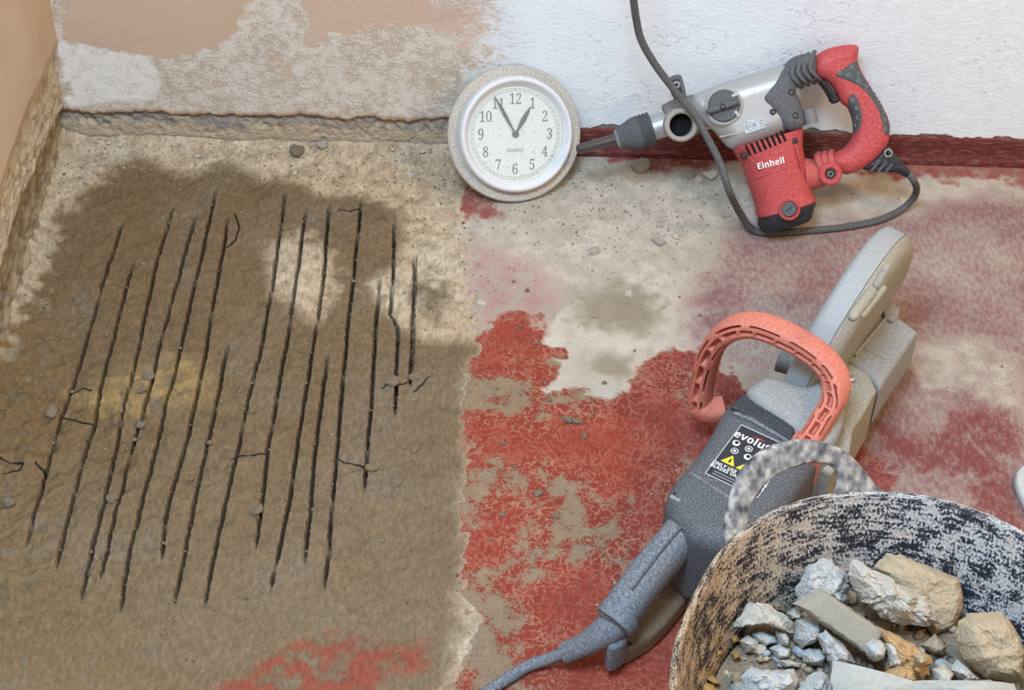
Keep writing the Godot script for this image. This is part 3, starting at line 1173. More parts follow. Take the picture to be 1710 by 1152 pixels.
func left_row(r: int):
	var w := p_w
	var col := PackedByteArray()
	var rel := PackedByteArray()
	col.resize(w * 3)
	rel.resize(w)
	var yy := (1.0 - (r + 0.5) / p_h) * 0.45
	var m1 := n1
	var m2 := n2
	var m3 := n3
	for x in w:
		var i := r * w + x
		var zz := (x + 0.5) / w * (FZ1 + 0.1) - 0.03
		var a := m1[i] / 255.0 - 0.5
		var b := m2[i] / 255.0 - 0.5
		var g := m3[i] / 255.0 - 0.5
		var e := left_edges(zz)
		var y2 := yy + b * 0.006 + a * 0.008
		var c := c8(208, 186, 160).lerp(c8(198, 174, 147), clampf(a * 1.2 + 0.4, 0.0, 1.0))
		var h := 0.6 + b * 0.05
		var k := smoothstep(e.y + 0.002, e.y - 0.002, y2)
		c = c.lerp(c8(202, 188, 162).lerp(c8(160, 140, 112), clampf(-b * 2.2 - g * 1.4 + 0.1, 0.0, 0.9)), k)
		h = lerpf(h, 0.45 + b * 0.35 + g * 0.2, k)
		k = smoothstep(e.x + 0.012, e.x - 0.012, y2)
		c = c.lerp(c8(164, 148, 120).lerp(c8(122, 110, 94), clampf(b * 2.4 + g * 0.8 + 0.2, 0.0, 0.9)), k)
		h = lerpf(h, 0.4 + b * 0.6 + g * 0.2, k)
		c = c * (1.0 + g * 0.06)
		col[x * 3] = clampi(int(c.r * 255.0), 0, 255)
		col[x * 3 + 1] = clampi(int(c.g * 255.0), 0, 255)
		col[x * 3 + 2] = clampi(int(c.b * 255.0), 0, 255)
		rel[x] = clampi(int(h * 255.0), 0, 255)
	f_lock.lock()
	p_rows[r] = [col, rel]
	f_lock.unlock()

func build_left_wall():
	var w := 760
	var h := 300
	n1 = grain(71, 0.006, w, h, 4)
	n2 = grain(72, 0.035, w, h, 4)
	n3 = grain(73, 0.28, w, h, 2)
	var m := painted(paint(left_row, w, h), 0.92, 2.5)
	var nc := 330
	var v := PackedVector3Array()
	var uv := PackedVector2Array()
	for r in 81:
		for c in nc:
			var z := -0.02 + (FZ1 + 0.07) * c / (nc - 1)
			var e := left_edges(z)
			var y := 0.0
			var x := 0.0
			var rough := wn2.get_noise_3d(z * 0.5, r * 0.02, 20.0) * 0.004 + wn.get_noise_3d(z * 3.0, r * 0.06, 25.0) * 0.004
			if r <= 26:
				y = lerpf(-0.02, e.x, r / 26.0)
				x = LEFT - 0.004 + 0.007 * smoothstep(0.03, 0.0, y) + rough * 1.3
			elif r <= 52:
				y = lerpf(e.x + 0.0008, e.y, (r - 26) / 26.0)
				x = LEFT + 0.008 + rough * 0.9 - 0.003 * smoothstep(30.0, 27.0, r)
			else:
				y = lerpf(e.y + 0.0006, 0.45, (r - 52) / 28.0)
				x = LEFT + 0.018 + wn.get_noise_3d(z * 0.4, y * 0.4, 33.0) * 0.001
			v.append(Vector3(x, y, z))
			uv.append(Vector2((z + 0.03) / (FZ1 + 0.1), 1.0 - clampf(y, 0.0, 0.45) / 0.45))
	struct("wall_left", grid_mesh(v, uv, nc, 81), m)

# ---------------------------------------------------------------- the clock leaning on the wall
func lean_frame(at: Vector3, back: float, turn: float) -> Transform3D:     # x right, y up the slope, z out of the face
	var n := Vector3(0, sin(deg_to_rad(back)), cos(deg_to_rad(back)))
	var u := Vector3(0, cos(deg_to_rad(back)), -sin(deg_to_rad(back)))
	var b := Basis(Vector3.RIGHT, u, n)
	b = Basis(Vector3.UP, deg_to_rad(turn)) * b
	return Transform3D(b, at)

func build_clock():
	var f := lean_frame(fl(859, 223.5, 0.083), 34.0, 16.0) * Transform3D(Basis(Vector3(0, 0, 1), deg_to_rad(-8.0)), Vector3.ZERO)
	var c := thing("wall_clock", "round white wall clock, dusty, standing on the floor and leaning against the wall", "clock", f)
	var grey := stuff(c8(196, 192, 186), c8(158, 146, 126), 0.42, 0.55, 9.0, 0.2, 0.0, 101, 0.3, 0.05)
	var white := stuff(c8(216, 217, 218), c8(196, 190, 178), 0.18, 0.4, 8.0, 0.05, 0.0, 102)
	var ink := flat(c8(84, 92, 88), 0.6)
	var b := Bag.new()
	lathe(b, [[0.0, -0.008], [0.090, -0.008], [0.0945, -0.006], [0.0955, -0.002], [0.0950, 0.001], [0.0930, 0.0028], [0.0880, 0.0032], [0.0835, 0.0030], [0.0825, 0.0045], [0.0, 0.0045]], 96)
	put("rim", b.mesh(35), grey, c)
	b = Bag.new()
	torus_lathe(b, [[0.0815, 0.002], [0.0812, 0.010], [0.0800, 0.0155], [0.0780, 0.0180], [0.0755, 0.0185], [0.0735, 0.0172], [0.0705, 0.0125], [0.0690, 0.0100], [0.0680, 0.0095], [0.0678, 0.0040]], 96)
	put("bezel", b.mesh(50), white, c)
	b = Bag.new()
	lathe(b, [[0.0, 0.0044], [0.0685, 0.0044], [0.0685, 0.0056], [0.0, 0.0056]], 72)
	var dial := put("dial", b.mesh(20), stuff(c8(222, 226, 216), c8(206, 208, 196), 0.2, 0.7, 7.0, 0.0, 0.0, 103), c)
	for h in range(1, 13):
		var w := TAU * h / 12.0
		lettering(str(h), 0.0190, 0.0004, "Droid Serif", ink, dial, Transform3D(Basis().scaled(Vector3(0.86, 1.08, 1)), Vector3(sin(w) * 0.0490, cos(w) * 0.0490, 0.0059)), "numeral")
	lettering("QUARTZ", 0.0020, 0.0003, "Droid Sans", ink, dial, Transform3D(Basis(), Vector3(0, -0.0225, 0.0058)), "lettering")
	b = Bag.new()
	for r in [0.0635, 0.0600]:
		torus_lathe(b, [[r - 0.00018, 0.0055], [r - 0.00018, 0.0059], [r + 0.00018, 0.0059], [r + 0.00018, 0.0055]], 96)
	for k in 60:
		var w := TAU * k / 60.0
		var s := 0.0012 if k % 5 == 0 else 0.0003
		box(b, Vector3.ZERO, Vector3(s, 0.0014 if k % 5 == 0 else 0.0034, 0.0006), 0.0001, Transform3D(Basis(Vector3(0, 0, 1), -w), Vector3(sin(w), cos(w), 0) * 0.0619 + Vector3(0, 0, 0.0057)))
	put("minute_track", b.mesh(20), ink, dial)
	for h in [[29.3, 0.0445, 0.0036, 0.0068, "hour_hand"], [-29.7, 0.0615, 0.0026, 0.0076, "minute_hand"]]:
		var l: float = h[1]
		var q: float = h[2]
		b = Bag.new()
		plate(b, PackedVector2Array([Vector2(-q * 0.55, -0.004), Vector2(q * 0.55, -0.004), Vector2(q * 0.5, 0.008), Vector2(q, l * 0.5), Vector2(q * 0.7, l * 0.75), Vector2(0.0004, l), Vector2(-0.0004, l), Vector2(-q * 0.7, l * 0.75), Vector2(-q, l * 0.5), Vector2(-q * 0.5, 0.008)]), h[3], h[3] + 0.0007, 0.0002, 1, Transform3D(Basis(Vector3(0, 0, 1), -deg_to_rad(h[0])), Vector3.ZERO))
		put(h[4], b.mesh(20), ink, c)
	b = Bag.new()
	lathe(b, [[0.0, 0.005], [0.0046, 0.005], [0.0046, 0.0086], [0.004, 0.0092], [0.0, 0.0094]], 24)
	put("hub", b.mesh(40), ink, c)
	var glass := StandardMaterial3D.new()
	glass.albedo_color = Color(1, 1, 1, 0.06)
	glass.transparency = BaseMaterial3D.TRANSPARENCY_ALPHA
	glass.roughness = 0.08
	b = Bag.new()
	lathe(b, [[0.0, 0.0098], [0.0679, 0.0098]], 64)
	put("glass", b.mesh(20), glass, c)
	b = Bag.new()
	var rg := RandomNumberGenerator.new()
	rg.seed = 5
	for k in 46:
		var w := rg.randf() * TAU
		var r := 0.060 * sqrt(rg.randf())
		var p := Vector3(cos(w) * r, sin(w) * r * 0.8 - 0.014, 0.0098)
		if Vector2(p.x, p.y).length() > 0.062: continue
		var s := rg.randf_range(0.0003, 0.0009)
		lathe(b, [[0.0, 0.0], [s, 0.0], [s * 0.6, s * 0.4], [0.0, s * 0.5]], 6, Transform3D(Basis(), p))
	tag(put("dust_specks", b.mesh(60), flat(c8(150, 142, 126), 0.9), c), "", "", "", "stuff")

# ---------------------------------------------------------------- the rotary hammer against the wall
const DC := Vector2(960, 40)
const DK := 0.3509
var df: Transform3D

func dp(px: Array, z: float) -> PackedVector2Array:
	return fpoly(df, px, z, DC, DK)

func dv(x: float, y: float, z: float) -> Vector3:
	var q := fp(df, DC.x + x * DK, DC.y + y * DK, z)
	return Vector3(q.x, q.y, z)

func dplate(called: String, px: Array, z0: float, z1: float, r: float, m: Material, parent: Node, rounds := 1, steps := 4, crease := 50.0, ref := -9.0) -> MeshInstance3D:
	var b := Bag.new()
	plate(b, smooth(dp(px, z1 if ref < -1.0 else ref), rounds), z0, z1, r, steps)
	return put(called, b.mesh(crease), m, parent)

func dpuff(called: String, px: Array, z0: float, z1: float, r: float, m: Material, parent: Node, ref := 0.0, step := 0.0028) -> MeshInstance3D:
	var b := Bag.new()
	pillow(b, smooth(dp(px, ref), 2), step, z0, z1, r)
	return put(called, b.mesh(60), m, parent)

func ddisc(called: String, x: float, y: float, z0: float, z1: float, r: float, m: Material, parent: Node, hole := 0.0, lip := 0.15) -> MeshInstance3D:
	var b := Bag.new()
	var at := Transform3D(Basis(), Vector3(dv(x, y, z1).x, dv(x, y, z1).y, 0))
	var e := (z1 - z0) * lip
	if hole > 0.0: torus_lathe(b, [[hole, z0], [r, z0], [r, z1 - e], [r - e, z1], [hole + e, z1], [hole, z1 - e]], 40, at)
	else: lathe(b, [[0.0, z0], [r, z0], [r, z1 - e], [r - e, z1], [0.0, z1]], 40, at)
	return put(called, b.mesh(35), m, parent)

func stud(s: Array, hp: PackedVector2Array, parent: Node, m: Material):
	var p := dv(s[0], s[1], 0.018)
	var z := dome(inside_by(hp, Vector2(p.x, p.y)), 0.019, 0.0165) + 0.0018
	ddisc("stud", s[0], s[1], z - 0.003, z + 0.0009, 0.0027, m, parent, 0.0015, 0.15)

func dscrew(x: float, y: float, z: float, parent: Node, steel: Material, dark: Material):
	var s := ddisc("screw", x, y, z - 0.004, z + 0.0006, 0.0040, dark, parent, 0.0026)
	ddisc("screw_head", x, y, z - 0.004, z - 0.0002, 0.0026, steel, s, 0.0009)

func build_drill():
	df = lean_frame(Vector3(0.3665, 0.024, 0.172), 37.0, 0.0)
	var d := thing("rotary_hammer", "red and silver corded hammer drill propped against the white wall beside the clock", "power drill", df)
	var silver := stuff(c8(176, 180, 182), c8(186, 178, 164), 0.35, 0.42, 8.0, 0.1, 0.45, 111)
	var steel := stuff(c8(150, 152, 154), c8(120, 116, 108), 0.3, 0.35, 20.0, 0.1, 0.85, 112)
	var dark := stuff(c8(74, 78, 82), c8(118, 116, 112), 0.38, 0.65, 9.0, 0.15, 0.0, 113, 0.4)
	var rub := stuff(c8(70, 75, 78), c8(112, 112, 108), 0.34, 0.8, 10.0, 0.2, 0.0, 114, 0.4)
	var red := stuff(c8(176, 52, 55), c8(192, 110, 105), 0.42, 0.55, 7.0, 0.1, 0.0, 115, 0.4)
	var redd := stuff(c8(176, 62, 62), c8(190, 118, 108), 0.5, 0.6, 9.0, 0.1, 0.0, 116, 0.4)
	var black := stuff(c8(34, 36, 40), c8(96, 94, 92), 0.22, 0.5, 9.0, 0.2, 0.0, 117)
	var pale := flat(c8(140, 142, 140), 0.7)
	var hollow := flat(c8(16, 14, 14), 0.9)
	# bit, chuck, collar, gear neck: turned about the tool's axis
	var a0 := dv(20, 596, -0.014)
	var a1 := dv(205, 545, 0.0)
	var a2 := dv(365, 497, 0.0)
	var a3 := dv(700, 392, 0.0)
	var b := Bag.new()
	tube(b, path_of([a0, a1, a1.lerp(a2, 0.3)], 12), func(t): return 0.0072 if t < 0.86 else 0.0056, func(t): return 0.0072 if t < 0.86 else 0.0056, 16, Vector3(0, 0, 1), 2.0, 0.004)
	put("drill_bit", b.mesh(50), stuff(c8(90, 90, 92), c8(128, 120, 110), 0.3, 0.3, 12.0, 0.2, 0.8, 118), d)
	b = Bag.new()
	var prof := func(t):
		var r: float = lerpf(0.0155, 0.0228, smoothstep(0.0, 0.55, t))
		if t > 0.62: r = 0.0228 + 0.0012 * sin((t - 0.62) * 60.0)
		return r
	tube(b, path_of([dv(208, 546, 0), dv(368, 496, 0)], 40), prof, prof, 36, Vector3(0, 0, 1), 2.0, 0.001)
	put("chuck", b.mesh(40), rub, d)
	b = Bag.new()
	var nose := func(t): return lerpf(0.0115, 0.0150, t)
	tube(b, path_of([dv(196, 550, 0), dv(212, 545, 0)], 3), nose, nose, 28, Vector3(0, 0, 1), 2.0, 0.001)
	put("chuck_nose", b.mesh(40), stuff(c8(128, 132, 136), c8(150, 146, 138), 0.3, 0.6, 9.0, 0.1, 0.0, 119), d)
	b = Bag.new()
	var neck := func(t): return lerpf(0.0172, 0.0205, smoothstep(0.3, 0.7, t))
	tube(b, path_of([a2, a3], 16), neck, neck, 36, Vector3(0, 0, 1))
	put("gear_neck", b.mesh(40), silver, d)
	# housing
	dpuff("gear_housing", [545, 350, 600, 322, 700, 283, 870, 232, 1015, 188, 1070, 250, 1080, 420, 1010, 520, 862, 572, 745, 604, 700, 555, 660, 505, 600, 470, 552, 430], -0.036, 0.036, 0.026, silver, d, 0.008)
	dplate("housing_seam", [688, 535, 760, 522, 860, 492, 940, 462, 942, 466, 862, 497, 762, 527, 690, 540], 0.030, 0.0366, 0.0004, silver, d, 0, 1)
	var cover := dpuff("rear_cover", [1012, 196, 960, 240, 905, 290, 868, 335, 868, 362, 880, 388, 905, 405, 950, 460, 1002, 518, 1092, 498, 1088, 430, 1070, 360, 1052, 322, 1058, 296, 1100, 284, 1140, 262, 1150, 200, 1138, 136, 1085, 146, 1045, 164], -0.034, 0.0385, 0.016, dark, d, 0.02)
	for k in 4:
		var x := 1040 + k * 29
		var y := 168 - k * 10
		b = Bag.new()
		var w := 0.5
		tube(b, path_of([dv(x + 12, y - 4, 0.012), dv(x - 2, y + 40, 0.036), dv(x - 8, y + 76, 0.040), dv(x + 20, y + 112, 0.036), dv(x + 40, y + 130, 0.014)], 8), func(t): return 0.0032, func(t): return 0.0040, 10, Vector3(0, 0, 1), 2.0, 0.001)
		put("bellows_fold", b.mesh(60), dark, cover)
	for s in [[1030, 325], [943, 418], [1050, 435]]: dscrew(s[0], s[1], 0.0388, cover, steel, black)
	# thumb wheel behind the cover
	b = Bag.new()
	pipe(b, dv(1108, 402, 0.012), dv(1124, 472, 0.012), 0.0100, 20)
	put("thumb_wheel", b.mesh(40), stuff(c8(116, 116, 118), c8(160, 152, 146), 0.3, 0.4, 12.0, 0.2, 0.1, 120), d)
	# hammer and drill selector
	var sel := ddisc("selector_ring", 710, 392, 0.030, 0.0385, 0.0265, silver, d, 0.0205, 0.3)
	ddisc("selector_disc", 710, 392, 0.030, 0.0395, 0.0205, dark, sel)
	dplate("selector_grip", [622, 416, 640, 398, 700, 374, 765, 362, 786, 366, 784, 384, 720, 404, 660, 424, 632, 428], 0.036, 0.049, 0.003, dark, sel, 1, 3)
	dscrew(704, 394, 0.0493, sel, dark, black)
	for s in [[762, 338, 0.4], [772, 428, -0.9]]:
		b = Bag.new()
		var at := dv(s[0], s[1], 0.0385)
		box(b, Vector3.ZERO, Vector3(0.010, 0.0045, 0.004), 0.001, Transform3D(Basis(Vector3(0, 0, 1), s[2]), at))
		put("pointer", b.mesh(20), silver, sel)
	# label with the stop and drill signs
	var lab := dplate("label", [803, 468, 898, 438, 910, 494, 812, 524], 0.034, 0.0368, 0.0004, flat(c8(196, 200, 204), 0.5), d, 0, 1)
	var ink := flat(c8(110, 112, 114), 0.6)
	var tilt := Basis(Vector3(0, 0, 1), deg_to_rad(16.5))
	for s in [[836, 487, 0.0058], [886, 460, 0.0040], [893, 487, 0.0040]]:
		ddisc("sign", s[0], s[1], 0.0365, 0.0371, s[2], ink, lab, s[2] - 0.0006)
	for s in [[814, 470], [860, 456], [886, 460], [893, 487]]:
		ddisc("dot", s[0], s[1], 0.0365, 0.0371, 0.0011, ink, lab)
	lettering("STOP", 0.0036, 0.0004, "Droid Sans", ink, lab, Transform3D(tilt, dv(836, 487, 0.0370)))
	dplate("line", [860, 464, 862, 463, 872, 508, 870, 509], 0.0365, 0.0371, 0.0001, ink, lab, 0, 1)
	# side handle clamp: collar, socket and tab
	b = Bag.new()
	var cl := func(t): return 0.0295 - 0.004 * absf(t - 0.5) * 2.0
	tube(b, path_of([dv(440, 472, 0), dv(600, 420, 0)], 12), cl, cl, 40, Vector3(0, 0, 1))
	put("handle_collar", b.mesh(40), stuff(c8(98, 98, 100), c8(140, 134, 126), 0.35, 0.7, 9.0, 0.2, 0.0, 121), d)
	var sock := ddisc("handle_socket", 507, 482, 0.018, 0.056, 0.0222, stuff(c8(150, 144, 138), c8(178, 168, 154), 0.45, 0.7, 12.0, 0.3, 0.0, 122), d, 0.0155, 0.06)
	ddisc("socket_bore", 507, 482, 0.019, 0.032, 0.0156, hollow, sock)
	var tab := dplate("clamp_tab", [446, 262, 470, 246, 500, 240, 512, 250, 535, 352, 520, 372, 470, 360], -0.012, 0.012, 0.004, dark, d, 1, 3)
	dplate("tab_recess", [462, 268, 494, 258, 514, 330, 482, 338], 0.008, 0.0126, 0.0006, black, tab, 0, 2)
	ddisc("tab_bolt", 484, 290, 0.008, 0.0165, 0.0050, flat(c8(190, 190, 188), 0.3, 0.7), tab, 0.0022)
	# motor housing, turned about its own axis
	var m0 := dv(915, 545, 0)
	var m1 := dv(1005, 880, 0)
	var ax := (m1 - m0).normalized()
	var sx := ax.cross(Vector3(0, 0, 1)).normalized()
	if sx.x < 0.0: sx = -sx
	var len := (m1 - m0).length()
	var rows := []
	for q in [[-0.02, 0.0485, 0.0400], [0.0, 0.0495, 0.0415], [0.10, 0.0470, 0.0412], [0.22, 0.0432, 0.0405], [0.5, 0.0412, 0.0395], [0.80, 0.0396, 0.0390], [0.90, 0.0400, 0.0392], [0.925, 0.0412, 0.0405], [0.985, 0.0416, 0.0408], [0.995, 0.0408, 0.0400]]:
		rows.append(ring_of(m0 + ax * len * q[0], sx * q[1], Vector3(0, 0, q[2]), 64, 2.5))
	b = Bag.new()
	b.skin(rows)
	var motor := put("motor_housing", b.mesh(30), red, d)
	rows = []
	for q in [[0.99, 0.0404, 0.0398], [1.03, 0.0404, 0.0398], [1.12, 0.0385, 0.0375], [1.20, 0.0345, 0.0335], [1.235, 0.0300, 0.0290]]:
		rows.append(ring_of(m0 + ax * len * q[0] - sx * (0.004 if q[0] > 1.1 else 0.0), sx * q[1], Vector3(0, 0, q[2]), 64, 2.5))
	b = Bag.new()
	b.skin(rows)
	put("motor_cap", b.mesh(40), black, d)
	# air slots
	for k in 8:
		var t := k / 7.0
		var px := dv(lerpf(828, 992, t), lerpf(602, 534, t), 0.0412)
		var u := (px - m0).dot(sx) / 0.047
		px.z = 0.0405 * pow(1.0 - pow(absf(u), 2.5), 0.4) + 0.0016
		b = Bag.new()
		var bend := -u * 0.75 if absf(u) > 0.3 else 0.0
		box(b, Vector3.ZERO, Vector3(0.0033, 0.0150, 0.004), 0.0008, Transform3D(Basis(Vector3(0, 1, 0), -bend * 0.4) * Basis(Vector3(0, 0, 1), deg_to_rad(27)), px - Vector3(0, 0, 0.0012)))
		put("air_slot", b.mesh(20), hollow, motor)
	for s in [[804, 625], [1046, 556]]:
		var at := dv(s[0], s[1], 0.034)
		b = Bag.new()
		box(b, Vector3.ZERO, Vector3(0.008, 0.007, 0.012), 0.001, Transform3D(Basis(Vector3(0, 0, 1), 0.28), at - Vector3(0, 0, 0.0035)))
		var hole := put("screw_well", b.mesh(20), black, motor)
		ddisc("screw_head", s[0], s[1], 0.033, 0.0352, 0.0025, steel, hole)
	b = Bag.new()
	tube(b, path_of([dv(1052, 580, 0.033), dv(1066, 640, 0.033), dv(1076, 700, 0.030)], 6), func(t): return lerpf(0.0032, 0.0012, t), func(t): return 0.004, 10, Vector3(0, 0, 1), 2.0, 0.001)
	put("rib", b.mesh(50), red, motor)
	# name panel: a raised line round the lettering
	var pz := 0.0404
	var corners := [dv(858, 682, pz), dv(1000, 636, pz), dv(1006, 690, pz), dv(864, 728, pz)]
	b = Bag.new()
	for k in 4: pipe(b, corners[k], corners[(k + 1) % 4], 0.0005, 6)
	put("panel_line", b.mesh(60), redd, motor)
	lettering("Einhell", 0.0116, 0.0022, "Droid Sans", flat(c8(240, 236, 232), 0.5), motor, Transform3D(Basis(Vector3(0, 0, 1), deg_to_rad(15.5)), dv(932, 663, pz)), "lettering", 800)
	# brush cap
	var br := ddisc("brush_cap_ring", 1021, 884, 0.030, 0.0440, 0.0150, red, d, 0.0108, 0.12)
	ddisc("brush_cap", 1019, 882, 0.030, 0.0432, 0.0108, dark, br)
	b = Bag.new()
	box(b, Vector3.ZERO, Vector3(0.011, 0.0014, 0.001), 0.0002, Transform3D(Basis(Vector3(0, 0, 1), 0.55), dv(1018, 882, 0.0433)))
	put("slot", b.mesh(20), black, br)
	# rear handle
	var hp := smooth(dp([1138, 158, 1180, 128, 1240, 106, 1320, 95, 1352, 104, 1350, 135, 1343, 165, 1362, 225, 1412, 305, 1470, 395, 1500, 470, 1498, 530, 1490, 575, 1440, 635, 1380, 685, 1300, 722, 1262, 706, 1228, 690, 1205, 650, 1225, 620, 1285, 592, 1322, 545, 1334, 490, 1324, 440, 1300, 396, 1268, 378, 1250, 340, 1230, 300, 1196, 266, 1150, 256, 1128, 235, 1124, 205], 0.004), 2)
	b = Bag.new()
	pillow(b, hp, 0.0028, -0.019, 0.019, 0.0165)
	put("handle", b.mesh(60), red, d)
	var pads := []
	for px in [[1226, 246, 1280, 210, 1340, 168, 1352, 200, 1372, 248, 1420, 318, 1474, 405, 1502, 475, 1499, 526, 1467, 531, 1456, 440, 1412, 352, 1350, 292, 1286, 264], [1322, 328, 1306, 340, 1296, 376, 1322, 430, 1334, 490, 1332, 524, 1346, 518, 1366, 468, 1360, 402, 1340, 348]]:
		b = Bag.new()
		puff(b, smooth(dp(px, 0.014), 2), 0.0024, func(q, e): return dome(inside_by(hp, q), 0.019, 0.0165) + 0.0016 * smoothstep(0.0, 0.0016, e), func(q, _e): return -dome(inside_by(hp, q), 0.019, 0.0165) - 0.0006)
		pads.append(put("grip_pad", b.mesh(60), rub, d))
	var grip: Node3D = pads[0]
	var inner: Node3D = pads[1]
	for s in [[1320, 206], [1347, 236], [1304, 242], [1262, 234], [1352, 272], [1384, 298], [1424, 333], [1446, 372], [1467, 416], [1474, 458], [1476, 502]]:
		stud(s, hp, grip, pale)
	for s in [[1320, 362], [1343, 400], [1348, 446], [1341, 484]]:
		stud(s, hp, inner, pale)
	dplate("trigger", [1146, 262, 1176, 258, 1206, 278, 1238, 322, 1268, 362, 1252, 376, 1226, 382, 1206, 336, 1176, 292], -0.011, 0.0125, 0.005, black, d, 1, 4)
	# lower joint of the handle
	b = Bag.new()
	tube(b, path_of([dv(1085, 720, 0), dv(1150, 712, 0), dv(1215, 690, 0)], 8), func(t): return lerpf(0.0235, 0.0170, t), func(t): return lerpf(0.030, 0.018, t), 28, Vector3(0, 0, 1))
	put("handle_joint", b.mesh(50), redd, d)
	for k in 3:
		b = Bag.new()
		tube(b, path_of([dv(1160 + k * 30, 622 - k * 6, -0.012), dv(1154 + k * 30, 640 - k * 6, 0.016), dv(1170 + k * 28, 682 - k * 6, 0.020)], 6), func(t): return 0.0048, func(t): return 0.0048, 10, Vector3(0, 0, 1), 2.0, 0.002)
		put("joint_fold", b.mesh(60), redd, d)
	var pv := ddisc("pivot", 1217, 713, -0.012, 0.0285, 0.0160, red, d, 0.0068, 0.06)
	ddisc("pivot_well", 1217, 713, 0.010, 0.0270, 0.0070, black, pv, 0.0046)
	ddisc("pivot_bolt", 1217, 714, 0.010, 0.0255, 0.0046, steel, pv, 0.0018)
	# cable boot and cable
	var boot := dplate("cable_boot", [1484, 574, 1500, 590, 1540, 632, 1566, 664, 1612, 712, 1592, 738, 1545, 712, 1490, 706, 1430, 706, 1362, 690, 1400, 664, 1450, 620], -0.010, 0.010, 0.006, black, d, 1, 4)
	for k in 3:
		b = Bag.new()
		tube(b, path_of([dv(1452 + k * 30, 650 + k * 8, 0.0095), dv(1410 + k * 34, 700 + k * 2, 0.0095)], 4), func(t): return 0.0022, func(t): return 0.0022, 8, Vector3(0, 0, 1), 2.0, 0.001)
		put("boot_rib", b.mesh(60), rub, boot)
	ddisc("boot_eye", 1492, 614, -0.004, 0.0108, 0.0062, stuff(c8(150, 146, 138), c8(180, 172, 160), 0.4, 0.7, 9.0, 0.1, 0.0, 123), boot, 0.0034)
	var inv := df.affine_inverse()
	var fp3 := func(x: float, y: float, h: float) -> Vector3: return inv * fl(DC.x + x * DK, DC.y + y * DK, h)
	b = Bag.new()
	var line := path_of([dv(1570, 690, 0.0), dv(1612, 745, 0.004), fp3.call(1626, 790, 0.045), fp3.call(1604, 838, 0.022), fp3.call(1544, 890, 0.007), fp3.call(1440, 936, 0.0052), fp3.call(1290, 966, 0.0052), fp3.call(1100, 985, 0.0052), fp3.call(930, 994, 0.0055), fp3.call(842, 976, 0.010), fp3.call(786, 900, 0.045), dv(735, 795, 0.078), dv(690, 660, 0.080), dv(640, 560, 0.075), dv(575, 440, 0.070), dv(520, 375, 0.070), dv(450, 285, 0.074), dv(380, 190, 0.086), dv(322, 90, 0.10), dv(296, 0, 0.115), dv(270, -200, 0.16), dv(240, -600, 0.26)], 8)
	tube(b, line, func(_t): return 0.0050, func(_t): return 0.0050, 12, Vector3(0, 0, 1))
	put("power_cord", b.mesh(60), stuff(c8(74, 76, 78), c8(120, 114, 106), 0.35, 0.7, 9.0, 0.15, 0.0, 124), d)

# ---------------------------------------------------------------- the disc cutter on the floor
var sf: Transform3D          # x to its right, y forward along the body, z up

func sp(px: Array, h: float) -> PackedVector2Array:
	return fpoly(sf, px, h)

func sv(x: float, y: float, h: float) -> Vector3:
	var q := fp(sf, x, y, h)
	return Vector3(q.x, q.y, h)

func sside(x: float, y: float, l: float) -> Vector3:       # on the upright plane l to the right of the body's middle
	var inv := sf.affine_inverse()
	var o := inv * CAM_AT
	var d := inv.basis * ray(x, y)
	return o + d * ((l - o.x) / d.x)

func splate(called: String, px: Array, z0: float, z1: float, r: float, m: Material, parent: Node, rounds := 0, crease := 35.0) -> MeshInstance3D:
	var b := Bag.new()
	var p := sp(px, z1)
	plate(b, smooth(p, rounds) if rounds else p, z0, z1, r, 3)
	return put(called, b.mesh(crease), m, parent)

func rolled(roll: Transform3D, x: float, y: float) -> Vector3:       # on the outer face of the leaning guard
	var inv := (sf * roll).affine_inverse()
	var o := inv * CAM_AT
	var d := inv.basis * ray(x, y)
	return o + d * ((0.0195 - o.x) / d.x)

func arc_part(b: Bag, prof: Array, c: Vector3, t0: float, t1: float, n := 60):    # prof: [x, radius] outline swept about the x axis
	var rows := []
	for i in n + 1:
		var w := lerpf(t0, t1, float(i) / n)
		var ring := PackedVector3Array()
		for p in prof: ring.append(c + Vector3(p[0], cos(w) * p[1], sin(w) * p[1]))
		rows.append(ring)
	b.skin(rows)

